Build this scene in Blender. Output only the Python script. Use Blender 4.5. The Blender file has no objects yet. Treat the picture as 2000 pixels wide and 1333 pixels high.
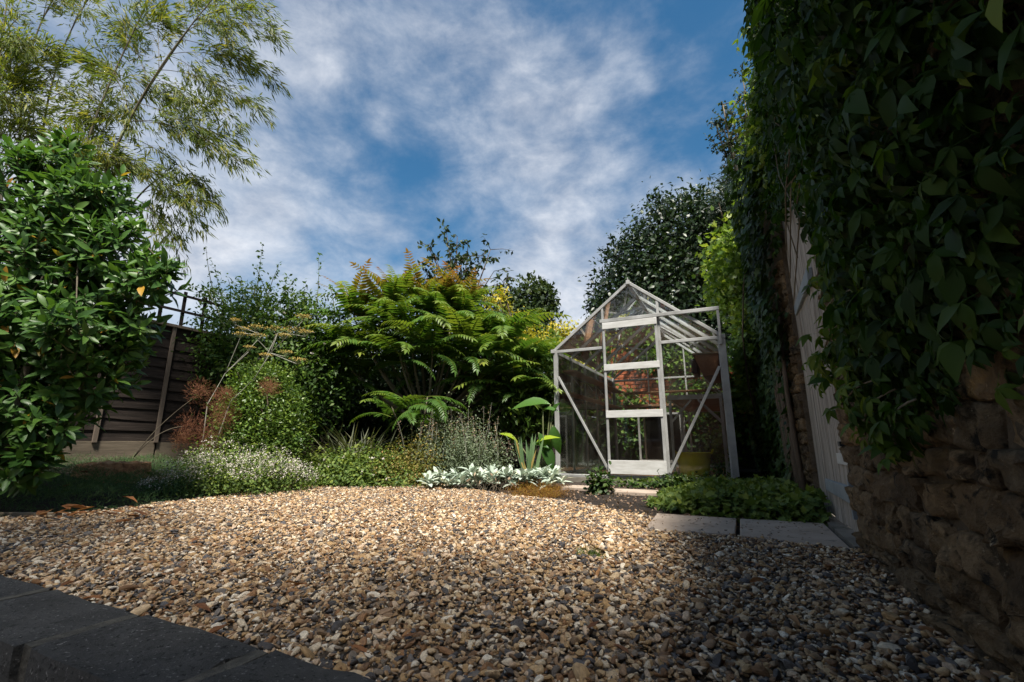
import bpy, bmesh, math, random
import numpy as np
from mathutils import Vector, Matrix, Euler

SC = bpy.context.scene
COL = SC.collection
R = math.radians
random.seed(7)
RNG = np.random.default_rng(11)

# ------------------------------------------------------------------ camera
# world axes: x runs across the garden (towards the stone wall), y along the wall, z up; gravel at z = 0
PITCH, YAW, CAMH, FPX = 12.62, 25.67, 0.434, 889.0      # focal length in pixels of the 2000 px wide photograph
cam_d = bpy.data.cameras.new('camera')
cam = bpy.data.objects.new('camera', cam_d); COL.objects.link(cam)
cam.location = (0, 0, CAMH)
cam.rotation_euler = (R(90 + PITCH), 0, R(YAW))
cam_d.sensor_width = 36.0; cam_d.lens = 36.0 * FPX / 2000.0
cam_d.clip_start = 0.02; cam_d.clip_end = 1000
SC.camera = cam

# ------------------------------------------------------------------ light
SUN_EL, SUN_DIR = 62.0, (0.52, -0.85)                   # where the sun stands, seen from above
sun_h = Vector((SUN_DIR[0], SUN_DIR[1], 0)).normalized()
sun_v = sun_h * math.cos(R(SUN_EL)) + Vector((0, 0, math.sin(R(SUN_EL))))
sl = bpy.data.lights.new('sun', 'SUN'); sl.energy = 5.0; sl.angle = R(8.0); sl.color = (1.0, 0.94, 0.84)
so = bpy.data.objects.new('sun', sl); COL.objects.link(so)
so.rotation_euler = (-sun_v).to_track_quat('-Z', 'Y').to_euler()

W = bpy.data.worlds.new('World'); SC.world = W; W.use_nodes = True
nt = W.node_tree; nt.nodes.clear()
def wn(t, **k):
    n = nt.nodes.new(t)
    for a, b in k.items(): setattr(n, a, b)
    return n
def wl(a, b): nt.links.new(a, b)
w_out = wn('ShaderNodeOutputWorld'); w_bg = wn('ShaderNodeBackground'); w_bg.inputs['Strength'].default_value = 0.14
sky = wn('ShaderNodeTexSky', sky_type='NISHITA', sun_disc=False, sun_elevation=R(SUN_EL),
         sun_rotation=math.atan2(sun_h.x, sun_h.y), altitude=50, air_density=1.0, dust_density=0.3, ozone_density=3.0)
tc = wn('ShaderNodeTexCoord')
sep = wn('ShaderNodeSeparateXYZ'); wl(tc.outputs['Generated'], sep.inputs[0])
def wmath(op, a, b=None, c=None, clamp=False):
    n = wn('ShaderNodeMath', operation=op, use_clamp=clamp)
    for i, v in enumerate((a, b, c)):
        if v is None: continue
        if isinstance(v, (int, float)): n.inputs[i].default_value = v
        else: wl(v, n.inputs[i])
    return n.outputs[0]
zz = wmath('ADD', wmath('MAXIMUM', sep.outputs['Z'], 0.0), 0.16)
px_ = wmath('DIVIDE', sep.outputs['X'], zz); py_ = wmath('DIVIDE', sep.outputs['Y'], zz)
cmb = wn('ShaderNodeCombineXYZ'); wl(px_, cmb.inputs[0]); wl(py_, cmb.inputs[1])
mp = wn('ShaderNodeMapping'); wl(tc.outputs['Generated'], mp.inputs[0])
mp.inputs['Location'].default_value = (5.5, 5.5, 5.5); mp.inputs['Rotation'].default_value = (0, R(14), R(-20)); mp.inputs['Scale'].default_value = (1.0, 1.0, 1.7)
n1 = wn('ShaderNodeTexNoise', normalize=True); wl(mp.outputs[0], n1.inputs['Vector'])
n1.inputs['Scale'].default_value = 1.7; n1.inputs['Detail'].default_value = 10; n1.inputs['Roughness'].default_value = 0.58; n1.inputs['Distortion'].default_value = 0.1
n2 = wn('ShaderNodeTexNoise', normalize=True); wl(mp.outputs[0], n2.inputs['Vector'])
n2.inputs['Scale'].default_value = 7.5; n2.inputs['Detail'].default_value = 8; n2.inputs['Roughness'].default_value = 0.62; n2.inputs['Distortion'].default_value = 0.2
cov = wmath('ADD', wmath('MULTIPLY', n1.outputs['Fac'], 0.82), wmath('MULTIPLY', n2.outputs['Fac'], 0.18))
cov = wmath('ADD', cov, wmath('MULTIPLY', wmath('SUBTRACT', 1.0, wmath('MAXIMUM', sep.outputs['Z'], 0.0)), 0.34))
cr = wn('ShaderNodeValToRGB'); wl(cov, cr.inputs[0])
cr.color_ramp.interpolation = 'EASE'
cr.color_ramp.elements[0].position = 0.485; cr.color_ramp.elements[0].color = (0.02, 0.02, 0.02, 1)
cr.color_ramp.elements[1].position = 0.82; cr.color_ramp.elements[1].color = (1, 1, 1, 1)
cc = wn('ShaderNodeValToRGB'); wl(n2.outputs['Fac'], cc.inputs[0])
cc.color_ramp.elements[0].position = 0.3; cc.color_ramp.elements[0].color = (1.6, 1.78, 2.15, 1)
cc.color_ramp.elements[1].position = 0.75; cc.color_ramp.elements[1].color = (3.6, 3.68, 3.85, 1)
mx = wn('ShaderNodeMix', data_type='RGBA'); wl(cr.outputs[0], mx.inputs['Factor']); hs_ = wn('ShaderNodeHueSaturation'); hs_.inputs['Hue'].default_value = 0.488; hs_.inputs['Saturation'].default_value = 1.28; hs_.inputs['Value'].default_value = 0.46; wl(sky.outputs[0], hs_.inputs['Color']); wl(hs_.outputs[0], mx.inputs['A']); wl(cc.outputs[0], mx.inputs['B'])
wl(mx.outputs['Result'], w_bg.inputs['Color']); wl(w_bg.outputs[0], w_out.inputs[0])

SC.view_settings.view_transform = 'Standard'; SC.view_settings.look = 'None'
SC.view_settings.exposure = 1.03; SC.view_settings.gamma = 1.0
SC.render.engine = 'CYCLES'
cy = SC.cycles
cy.max_bounces = 8; cy.diffuse_bounces = 3; cy.glossy_bounces = 3; cy.transmission_bounces = 4; cy.transparent_max_bounces = 24
cy.use_denoising = True; cy.sample_clamp_indirect = 6.0

# ------------------------------------------------------------------ pixel helpers (photo pixels, 2000 x 1333)
_cp, _sp, _ct, _st = math.cos(R(PITCH)), math.sin(R(PITCH)), math.cos(R(YAW)), math.sin(R(YAW))
def ray(x, y):
    dx, up = x - 1000.0, -(y - 666.5)
    fx, fy, fz = dx, FPX * _cp - up * _sp, up * _cp + FPX * _sp
    return Vector((fx * _ct - fy * _st, fx * _st + fy * _ct, fz)), fy
def dep(x, y, Z):
    """point seen at pixel (x, y), Z metres ahead of the camera"""
    r, fy = ray(x, y)
    return Vector((0, 0, CAMH)) + r * (Z / fy)
def gnd(x, y, z=0.0):
    r, fy = ray(x, y); return Vector((0, 0, CAMH)) + r * ((z - CAMH) / r.z)
def project(P):
    """P (n,3) -> photo pixel x, y and depth"""
    P = np.asarray(P, float); u, v, z = P[:, 0], P[:, 1], P[:, 2] - CAMH
    X = u * _ct + v * _st; Y = -u * _st + v * _ct
    fw = Y * _cp + z * _sp; up = -Y * _sp + z * _cp
    fw = np.where(np.abs(fw) < 1e-6, 1e-6, fw)
    return 1000 + FPX * X / fw, 666.5 - FPX * up / fw, fw

# ------------------------------------------------------------------ object helpers
def tag(o, label=None, cat=None, group=None, kind=None):
    if label: o['label'] = label
    if cat: o['category'] = cat
    if group: o['group'] = group
    if kind: o['kind'] = kind
    return o
def thing(name, label, cat, loc=(0, 0, 0), group=None):
    o = bpy.data.objects.new(name, None); COL.objects.link(o)
    o.location = loc; o.empty_display_size = 0.1
    return tag(o, label, cat, group)
def adopt(o, parent):
    if parent is not None:
        o.parent = parent
        if parent.type == 'EMPTY': o.matrix_parent_inverse = Matrix.Translation(-Vector(parent.location))
    return o
def link(name, me, parent=None, mat=None):
    if mat is not None and not me.materials: me.materials.append(mat)
    o = bpy.data.objects.new(name, me); COL.objects.link(o)
    return adopt(o, parent)

class MB:
    """collects boxes, tubes and polygons for one mesh"""
    def __init__(s): s.v = []; s.f = []
    def poly(s, pts):
        n = len(s.v); s.v += [tuple(p) for p in pts]; s.f.append(tuple(range(n, n + len(pts)))); return s
    def hexa(s, c):
        """8 corners: bottom 4 then top 4, both counter-clockwise"""
        n = len(s.v); s.v += [tuple(p) for p in c]
        for q in ((3, 2, 1, 0), (4, 5, 6, 7), (0, 1, 5, 4), (1, 2, 6, 5), (2, 3, 7, 6), (3, 0, 4, 7)): s.f.append(tuple(n + i for i in q))
        return s
    def box(s, a, b):
        x0, y0, z0 = a; x1, y1, z1 = b
        return s.hexa([(x0, y0, z0), (x1, y0, z0), (x1, y1, z0), (x0, y1, z0), (x0, y0, z1), (x1, y0, z1), (x1, y1, z1), (x0, y1, z1)])
    def bar(s, p, q, w, d, up=(0, 0, 1)):
        """rectangular bar from p to q; w across, d along 'up'"""
        p, q = Vector(p), Vector(q); t = (q - p).normalized(); u = Vector(up); x = t.cross(u)
        if x.length < 1e-4: x = t.cross(Vector((0, 1, 0)))
        x.normalize(); u = x.cross(t); x *= w / 2; u *= d / 2
        return s.hexa([p - x - u, p + x - u, q + x - u, q - x - u, p - x + u, p + x + u, q + x + u, q - x + u])
    def tube(s, pts, rad, n=6, cap=True):
        pts = [Vector(p) for p in pts]
        if isinstance(rad, (int, float)): rad = [rad] * len(pts)
        base = len(s.v); ref = Vector((0.31, 0.17, 0.93))
        for i, p in enumerate(pts):
            t = (pts[min(i + 1, len(pts) - 1)] - pts[max(i - 1, 0)])
            if t.length < 1e-9: t = Vector((0, 0, 1))
            t.normalize(); x = t.cross(ref)
            if x.length < 1e-3: x = t.cross(Vector((1, 0, 0)))
            x.normalize(); y = t.cross(x)
            for k in range(n):
                a = 2 * math.pi * k / n; s.v.append(tuple(p + (x * math.cos(a) + y * math.sin(a)) * rad[i]))
        for i in range(len(pts) - 1):
            for k in range(n):
                a = base + i * n + k; b = base + i * n + (k + 1) % n
                s.f.append((a, b, b + n, a + n))
        if cap:
            s.f.append(tuple(base + k for k in reversed(range(n))))
            m = base + (len(pts) - 1) * n; s.f.append(tuple(m + k for k in range(n)))
        return s
    def lathe(s, c, prof, n=24):
        base = len(s.v); c = Vector(c)
        for r, z in prof:
            for k in range(n):
                a = 2 * math.pi * k / n; s.v.append((c.x + r * math.cos(a), c.y + r * math.sin(a), c.z + z))
        for i in range(len(prof) - 1):
            for k in range(n):
                a = base + i * n + k; b = base + i * n + (k + 1) % n
                s.f.append((a, b, b + n, a + n))
        return s
    def mesh(s, name, mat=None, smooth=False):
        me = bpy.data.meshes.new(name); me.from_pydata(s.v, [], s.f); me.update()
        if smooth: me.polygons.foreach_set('use_smooth', [True] * len(me.polygons))
        if mat: me.materials.append(mat)
        return me
    def build(s, name, mat, parent=None, smooth=False, bevel=0.0):
        o = link(name, s.mesh(name, mat, smooth), parent)
        if bevel:
            m = o.modifiers.new('bevel', 'BEVEL'); m.width = bevel; m.segments = 2; m.limit_method = 'ANGLE'
        return o

# ------------------------------------------------------------------ materials
def newmat(name):
    m = bpy.data.materials.new(name); m.use_nodes = True
    t = m.node_tree; t.nodes.clear()
    o = t.nodes.new('ShaderNodeOutputMaterial'); b = t.nodes.new('ShaderNodeBsdfPrincipled')
    t.links.new(b.outputs[0], o.inputs[0])
    return m, t, b, o
def ramp(t, stops, src=None, interp='LINEAR'):
    r = t.nodes.new('ShaderNodeValToRGB'); e = r.color_ramp; e.interpolation = interp
    while len(e.elements) < len(stops): e.elements.new(0.5)
    for el, (p, c) in zip(e.elements, stops): el.position = p; el.color = (*c, 1)
    if src is not None: t.links.new(src, r.inputs[0])
    return r
def noise(t, scale, detail=5, rough=0.6, vec=None, dist=0.0):
    n = t.nodes.new('ShaderNodeTexNoise'); n.inputs['Scale'].default_value = scale; n.inputs['Detail'].default_value = detail
    n.inputs['Roughness'].default_value = rough; n.inputs['Distortion'].default_value = dist
    if vec is not None: t.links.new(vec, n.inputs['Vector'])
    return n
def coords(t, scale=(1, 1, 1), rnd=False):
    c = t.nodes.new('ShaderNodeTexCoord'); mpn = t.nodes.new('ShaderNodeMapping'); mpn.inputs['Scale'].default_value = scale
    t.links.new(c.outputs['Object'], mpn.inputs[0])
    if rnd:
        oi = t.nodes.new('ShaderNodeObjectInfo'); ml = t.nodes.new('ShaderNodeVectorMath'); ml.operation = 'SCALE'
        ml.inputs[0].default_value = (37.0, 17.0, 23.0); t.links.new(oi.outputs['Random'], ml.inputs['Scale'])
        t.links.new(ml.outputs[0], mpn.inputs['Location'])
    return mpn.outputs[0]
def mixc(t, fac, a, b, mode='MIX'):
    n = t.nodes.new('ShaderNodeMix'); n.data_type = 'RGBA'; n.blend_type = mode
    for k, v in (('Factor', fac), ('A', a), ('B', b)):
        s = n.inputs[k] if k != 'Factor' else n.inputs[0]
        if isinstance(v, (int, float)): s.default_value = v
        elif isinstance(v, tuple): s.default_value = (*v, 1)
        else: t.links.new(v, s)
    return n.outputs['Result']
def bump(t, b, src, strength=0.3, dist=0.01):
    n = t.nodes.new('ShaderNodeBump'); n.inputs['Strength'].default_value = strength; n.inputs['Distance'].default_value = dist
    t.links.new(src, n.inputs['Height']); t.links.new(n.outputs[0], b.inputs['Normal'])
def rough_mat(name, stops, scale=6, scl=(1, 1, 1), rough=0.85, bmp=0.4, bdist=0.01, detail=7, spots=None, rnd=True, fine=60, spec=0.3, metal=0.0, vary=None):
    """noise coloured matt surface with a fine relief; spots = (colour, scale, threshold)"""
    m, t, b, o = newmat(name); vec = coords(t, scl, rnd)
    n = noise(t, scale, detail, 0.62, vec, 0.3); c = ramp(t, stops, n.outputs['Fac']).outputs[0]
    if spots:
        for (scol, ss, th) in spots:
            n2 = noise(t, ss, 6, 0.65, vec); r2 = ramp(t, [(th, (0, 0, 0)), (min(th + 0.1, 1), (1, 1, 1))], n2.outputs['Fac'])
            c = mixc(t, r2.outputs[0], c, scol)
    if vary:
        oi = t.nodes.new('ShaderNodeObjectInfo'); c = mixc(t, 1.0, c, ramp(t, vary, oi.outputs['Random']).outputs[0], 'MULTIPLY')
    t.links.new(c, b.inputs['Base Color']); b.inputs['Roughness'].default_value = rough
    b.inputs['Specular IOR Level'].default_value = spec; b.inputs['Metallic'].default_value = metal
    n3 = noise(t, fine, 6, 0.7, vec); ad = t.nodes.new('ShaderNodeMath'); ad.operation = 'ADD'
    t.links.new(n.outputs['Fac'], ad.inputs[0]); t.links.new(n3.outputs['Fac'], ad.inputs[1])
    bump(t, b, ad.outputs[0], bmp, bdist)
    return m
def leaf_mat(name, stops, transl=0.35, rough=0.45, spec=0.35, tmul=(1.25, 1.25, 0.6)):
    m, t, b, o = newmat(name)
    a = t.nodes.new('ShaderNodeAttribute'); a.attribute_name = 'tint'
    c = ramp(t, stops, a.outputs['Fac']).outputs[0]
    t.links.new(c, b.inputs['Base Color']); b.inputs['Roughness'].default_value = rough; b.inputs['Specular IOR Level'].default_value = spec
    tr = t.nodes.new('ShaderNodeBsdfTranslucent'); tcx = mixc(t, 1.0, c, tmul, 'MULTIPLY'); t.links.new(tcx, tr.inputs['Color'])
    mixs = t.nodes.new('ShaderNodeMixShader'); mixs.inputs[0].default_value = transl
    t.links.new(b.outputs[0], mixs.inputs[1]); t.links.new(tr.outputs[0], mixs.inputs[2]); t.links.new(mixs.outputs[0], o.inputs[0])
    return m

M = {}
M['soil'] = rough_mat('soil', [(0.3, (0.012, 0.009, 0.007)), (0.7, (0.045, 0.032, 0.024))], 3, rough=0.95, bmp=1.0, bdist=0.03, rnd=False, spots=[((0.08, 0.06, 0.045), 40, 0.66)])
M['gravel_base'] = rough_mat('gravel_base', [(0.3, (0.05, 0.035, 0.022)), (0.7, (0.14, 0.1, 0.065))], 60, rough=0.95, bmp=1.0, bdist=0.02, rnd=False)
M['block'] = rough_mat('block', [(0.3, (0.042, 0.041, 0.04)), (0.7, (0.095, 0.093, 0.09))], 9, rough=0.95, bmp=1.0, bdist=0.02, fine=110, spots=[((0.02, 0.02, 0.02), 85, 0.55), ((0.3, 0.29, 0.28), 110, 0.6)])
M['mortar'] = rough_mat('mortar', [(0.3, (0.09, 0.083, 0.07)), (0.7, (0.17, 0.155, 0.13))], 14, rough=0.95, bmp=0.8, bdist=0.006)
M['joint'] = rough_mat('joint', [(0.3, (0.05, 0.047, 0.04)), (0.7, (0.15, 0.138, 0.115))], 40, rough=0.95, bmp=1.0, bdist=0.02)
M['slab'] = rough_mat('slab', [(0.3, (0.26, 0.205, 0.16)), (0.7, (0.4, 0.325, 0.265))], 4, rough=0.9, bmp=0.35, bdist=0.004, spots=[((0.09, 0.075, 0.06), 11, 0.6)])
M['patio'] = rough_mat('patio', [(0.3, (0.1, 0.095, 0.09)), (0.7, (0.17, 0.16, 0.15))], 3, rough=0.9)
M['limestone'] = rough_mat('limestone', [(0.3, (0.07, 0.048, 0.028)), (0.5, (0.18, 0.13, 0.078)), (0.7, (0.33, 0.255, 0.165))], 9, rough=0.95, bmp=1.0, bdist=0.035, fine=38, vary=[(0.0, (0.55, 0.5, 0.45)), (0.35, (1.25, 1.15, 1.0)), (0.6, (0.85, 0.85, 0.85)), (0.8, (1.5, 1.35, 1.15)), (1.0, (0.7, 0.72, 0.72))],
                           spots=[((0.05, 0.038, 0.024), 9, 0.54), ((0.32, 0.2, 0.07), 6, 0.62), ((0.02, 0.018, 0.014), 22, 0.56), ((0.45, 0.38, 0.28), 48, 0.63)])
M['wall_core'] = rough_mat('wall_core', [(0.3, (0.07, 0.052, 0.034)), (0.7, (0.17, 0.13, 0.085))], 12, rough=0.95, bmp=1.0, bdist=0.02, rnd=False)
def brick_var(name, c0, c1):
    return rough_mat(name, [(0.3, c0), (0.7, c1)], 10, rough=0.9, bmp=0.5, bdist=0.004)
M['brick'] = brick_var('brick', (0.3, 0.075, 0.03), (0.5, 0.15, 0.07))
M['house_brick'] = brick_var('house_brick', (0.16, 0.07, 0.045), (0.26, 0.12, 0.08))
M['fence_wood'] = rough_mat('fence_wood', [(0.25, (0.009, 0.007, 0.0055)), (0.55, (0.028, 0.02, 0.016)), (0.8, (0.062, 0.048, 0.039))], 7, scl=(1, 0.35, 5), rough=0.9, bmp=0.7, bdist=0.006, fine=26)
M['batten'] = rough_mat('batten', [(0.25, (0.1, 0.075, 0.055)), (0.75, (0.22, 0.175, 0.14))], 8, scl=(4, 4, 0.4), rough=0.9, bmp=0.5, bdist=0.004)
M['old_timber'] = rough_mat('old_timber', [(0.25, (0.1, 0.08, 0.058)), (0.75, (0.24, 0.195, 0.14))], 6, scl=(1, 0.5, 5), rough=0.9, bmp=0.6, bdist=0.004)
M['door_wood'] = rough_mat('door_wood', [(0.28, (0.11, 0.09, 0.072)), (0.5, (0.29, 0.255, 0.22)), (0.72, (0.46, 0.42, 0.375))], 8, scl=(6, 6, 0.35), rough=0.85, bmp=0.5, bdist=0.003, fine=30, spots=[((0.12, 0.09, 0.065), 5, 0.57)])
M['grey_paint'] = rough_mat('grey_paint', [(0.3, (0.17, 0.2, 0.22)), (0.7, (0.27, 0.3, 0.32))], 8, rough=0.6, bmp=0.2)
M['aluminium'] = rough_mat('aluminium', [(0.3, (0.22, 0.22, 0.21)), (0.7, (0.4, 0.405, 0.4))], 5, rough=0.5, bmp=0.15, bdist=0.002, spots=[((0.22, 0.2, 0.16), 14, 0.64)], spec=0.5, metal=0.15)
M['kick'] = rough_mat('kick', [(0.3, (0.4, 0.395, 0.375)), (0.7, (0.58, 0.58, 0.57))], 6, scl=(1, 1, 5), rough=0.5, bmp=0.1, bdist=0.002, spots=[((0.45, 0.42, 0.36), 12, 0.68)], spec=0.5)
M['shelf_wood'] = rough_mat('shelf_wood', [(0.25, (0.09, 0.045, 0.022)), (0.75, (0.22, 0.12, 0.06))], 8, scl=(5, 0.5, 5), rough=0.85, bmp=0.4, bdist=0.003)
M['terracotta'] = rough_mat('terracotta', [(0.3, (0.12, 0.055, 0.03)), (0.7, (0.22, 0.11, 0.06))], 8, rough=0.85)
M['black_plastic'] = rough_mat('black_plastic', [(0.3, (0.012, 0.013, 0.014)), (0.7, (0.03, 0.032, 0.034))], 8, rough=0.5, bmp=0.1)
M['yellow_plastic'] = rough_mat('yellow_plastic', [(0.3, (0.62, 0.5, 0.01)), (0.7, (0.8, 0.68, 0.02))], 5, rough=0.5, bmp=0.1, spots=[((0.3, 0.2, 0.03), 12, 0.62)], spec=0.5)
M['concrete'] = rough_mat('concrete', [(0.3, (0.1, 0.09, 0.075)), (0.7, (0.2, 0.18, 0.15))], 7, rough=0.95, bmp=0.5, spots=[((0.04, 0.045, 0.025), 9, 0.58)])
M['bark'] = rough_mat('bark', [(0.3, (0.05, 0.036, 0.025)), (0.7, (0.14, 0.105, 0.075))], 18, scl=(1, 1, 0.35), rough=0.95, bmp=0.9, bdist=0.01)
M['pale_bark'] = rough_mat('pale_bark', [(0.3, (0.09, 0.075, 0.055)), (0.7, (0.2, 0.17, 0.12))], 14, scl=(1, 1, 0.4), rough=0.9, bmp=0.6)
M['culm'] = rough_mat('culm', [(0.3, (0.05, 0.042, 0.025)), (0.7, (0.12, 0.1, 0.05))], 10, rough=0.6, bmp=0.1)
M['green_stem'] = rough_mat('green_stem', [(0.3, (0.08, 0.1, 0.04)), (0.7, (0.16, 0.17, 0.08))], 10, rough=0.7, bmp=0.1)
M['grey_stem'] = rough_mat('grey_stem', [(0.3, (0.17, 0.17, 0.14)), (0.7, (0.3, 0.3, 0.25))], 10, rough=0.7, bmp=0.1)
M['stump_wood'] = rough_mat('stump_wood', [(0.3, (0.14, 0.07, 0.035)), (0.5, (0.36, 0.19, 0.09)), (0.75, (0.6, 0.38, 0.2))], 9, scl=(1, 3, 3), rough=0.9, bmp=0.8, bdist=0.01)
M['flint'] = None

def glass_mat():
    m, t, b, o = newmat('greenhouse_glass')
    tr = t.nodes.new('ShaderNodeBsdfTransparent'); tr.inputs['Color'].default_value = (0.975, 0.985, 0.98, 1)
    gl = t.nodes.new('ShaderNodeBsdfGlossy'); gl.inputs['Roughness'].default_value = 0.03; gl.inputs['Color'].default_value = (0.95, 0.97, 1, 1)
    fr = t.nodes.new('ShaderNodeFresnel'); fr.inputs['IOR'].default_value = 1.5
    s1 = t.nodes.new('ShaderNodeMixShader'); t.links.new(fr.outputs[0], s1.inputs[0]); t.links.new(tr.outputs[0], s1.inputs[1]); t.links.new(gl.outputs[0], s1.inputs[2])
    df = t.nodes.new('ShaderNodeBsdfDiffuse'); df.inputs['Color'].default_value = (0.3, 0.31, 0.25, 1)
    vec = coords(t, (1, 1, 0.45), True); n = noise(t, 5, 8, 0.7, vec)
    rp = ramp(t, [(0.4, (0.0, 0.0, 0.0)), (0.85, (0.055, 0.055, 0.055))], n.outputs['Fac'])
    s2 = t.nodes.new('ShaderNodeMixShader'); t.links.new(rp.outputs[0], s2.inputs[0]); t.links.new(s1.outputs[0], s2.inputs[1]); t.links.new(df.outputs[0], s2.inputs[2])
    t.links.new(s2.outputs[0], o.inputs[0]); t.nodes.remove(b)
    return m
M['glass'] = glass_mat()

def flint_mat():
    m, t, b, o = newmat('flint_gravel')
    oi = t.nodes.new('ShaderNodeObjectInfo')
    pal = [(0.44, 0.31, 0.17), (0.16, 0.09, 0.045), (0.52, 0.40, 0.26), (0.075, 0.072, 0.078), (0.3, 0.19, 0.095), (0.66, 0.6, 0.5), (0.22, 0.15, 0.09), (0.45, 0.31, 0.18),
           (0.15, 0.135, 0.125), (0.24, 0.13, 0.06), (0.58, 0.5, 0.38), (0.2, 0.165, 0.13), (0.38, 0.25, 0.12), (0.06, 0.055, 0.055), (0.52, 0.4, 0.29), (0.26, 0.17, 0.1)]
    c = ramp(t, [(i / len(pal), p) for i, p in enumerate(pal)], oi.outputs['Random'], 'CONSTANT').outputs[0]
    vec = coords(t, (1, 1, 1), True); n = noise(t, 2.2, 6, 0.7, vec, 0.4)
    dk = ramp(t, [(0.3, (0.6, 0.56, 0.52)), (0.62, (1.2, 1.15, 1.08))], n.outputs['Fac']).outputs[0]
    t.links.new(mixc(t, 1.0, c, dk, 'MULTIPLY'), b.inputs['Base Color'])
    b.inputs['Roughness'].default_value = 0.62; b.inputs['Specular IOR Level'].default_value = 0.4
    n3 = noise(t, 7, 5, 0.7, vec); bump(t, b, n3.outputs['Fac'], 0.35, 0.1)
    return m
M['flint'] = flint_mat()

# foliage: stops run from tint 0 to tint 1
M['laurel'] = leaf_mat('laurel_leaf', [(0, (0.02, 0.05, 0.012)), (0.55, (0.05, 0.12, 0.022)), (0.88, (0.1, 0.19, 0.03)), (0.93, (0.42, 0.3, 0.03)), (1, (0.36, 0.15, 0.03))], 0.3, 0.42, 0.35)
M['bamboo'] = leaf_mat('bamboo_leaf', [(0, (0.05, 0.085, 0.016)), (0.6, (0.13, 0.17, 0.03)), (1, (0.3, 0.28, 0.05))], 0.5, 0.5, 0.3)
M['rose'] = leaf_mat('rose_leaf', [(0, (0.024, 0.058, 0.014)), (0.6, (0.07, 0.14, 0.024)), (1, (0.16, 0.23, 0.04))], 0.35, 0.5, 0.28)
M['box'] = leaf_mat('box_leaf', [(0, (0.035, 0.075, 0.014)), (0.6, (0.08, 0.15, 0.022)), (1, (0.16, 0.23, 0.035))], 0.3, 0.42, 0.4)
M['herb'] = leaf_mat('herb_leaf', [(0, (0.045, 0.085, 0.022)), (0.6, (0.11, 0.17, 0.035)), (1, (0.22, 0.27, 0.05))], 0.35, 0.55, 0.25)
M['thyme'] = leaf_mat('mat_leaf', [(0, (0.025, 0.06, 0.022)), (0.6, (0.06, 0.125, 0.045)), (1, (0.12, 0.19, 0.065))], 0.3, 0.6, 0.25)
M['catmint'] = leaf_mat('catmint_leaf', [(0, (0.06, 0.085, 0.045)), (0.6, (0.13, 0.17, 0.1)), (1, (0.24, 0.27, 0.18))], 0.3, 0.6, 0.2)
M['olive_herb'] = leaf_mat('olive_herb_leaf', [(0, (0.07, 0.075, 0.018)), (0.6, (0.16, 0.165, 0.035)), (1, (0.3, 0.2, 0.07))], 0.3, 0.6, 0.2)
M['silver'] = leaf_mat('silver_leaf', [(0, (0.27, 0.33, 0.27)), (0.7, (0.45, 0.52, 0.44)), (1, (0.55, 0.56, 0.42))], 0.2, 0.8, 0.15, (1.0, 1.05, 0.85))
M['heath'] = leaf_mat('heath_leaf', [(0, (0.07, 0.026, 0.008)), (0.6, (0.2, 0.09, 0.016)), (1, (0.27, 0.2, 0.03))], 0.3, 0.7, 0.2)
M['dry'] = leaf_mat('dry_leaf', [(0, (0.12, 0.075, 0.05)), (0.6, (0.26, 0.18, 0.12)), (1, (0.42, 0.32, 0.22))], 0.15, 0.7, 0.2)
M['fallen'] = leaf_mat('fallen_leaf', [(0, (0.1, 0.04, 0.015)), (0.6, (0.24, 0.1, 0.035)), (1, (0.4, 0.22, 0.09))], 0.2, 0.6, 0.3, (1.2, 1, 0.6))
M['petal'] = leaf_mat('petal', [(0, (0.42, 0.37, 0.33)), (0.7, (0.6, 0.56, 0.5)), (1, (0.74, 0.7, 0.64))], 0.25, 0.7, 0.2, (1, 1, 0.95))
M['yellow_petal'] = leaf_mat('yellow_petal', [(0, (0.42, 0.29, 0.1)), (1, (0.66, 0.52, 0.17))], 0.25, 0.7, 0.2, (1, 1, 0.6))
M['bronze'] = leaf_mat('bronze_frond', [(0, (0.12, 0.045, 0.028)), (0.6, (0.24, 0.105, 0.06)), (1, (0.36, 0.21, 0.1))], 0.35, 0.7, 0.2, (1.1, 1, 0.9))
M['sumac'] = leaf_mat('sumac_leaf', [(0, (0.02, 0.052, 0.013)), (0.5, (0.07, 0.145, 0.022)), (0.75, (0.19, 0.23, 0.03)), (0.9, (0.22, 0.14, 0.035)), (1, (0.24, 0.1, 0.05))], 0.36, 0.42, 0.4)
M['hedge'] = leaf_mat('hedge_leaf', [(0, (0.01, 0.026, 0.009)), (0.6, (0.026, 0.056, 0.016)), (1, (0.06, 0.1, 0.025))], 0.25, 0.5, 0.3)
M['oak'] = leaf_mat('evergreen_leaf', [(0, (0.007, 0.018, 0.007)), (0.6, (0.02, 0.042, 0.014)), (1, (0.05, 0.08, 0.022))], 0.2, 0.42, 0.4)
M['oak2'] = leaf_mat('tree_leaf', [(0, (0.014, 0.03, 0.01)), (0.6, (0.035, 0.06, 0.018)), (1, (0.085, 0.11, 0.03))], 0.25, 0.5, 0.3)
M['lime'] = leaf_mat('yellow_tree_leaf', [(0, (0.17, 0.19, 0.02)), (0.6, (0.4, 0.36, 0.03)), (1, (0.62, 0.45, 0.04))], 0.35, 0.5, 0.3, (1.1, 1.1, 0.5))
M['creeper'] = leaf_mat('creeper_leaf', [(0, (0.01, 0.026, 0.006)), (0.6, (0.03, 0.068, 0.011)), (0.92, (0.08, 0.135, 0.018)), (1, (0.15, 0.2, 0.03))], 0.42, 0.55, 0.18)
M['ivy'] = leaf_mat('ivy_leaf', [(0, (0.012, 0.03, 0.008)), (0.6, (0.034, 0.07, 0.014)), (1, (0.085, 0.125, 0.024))], 0.25, 0.5, 0.22)
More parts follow.
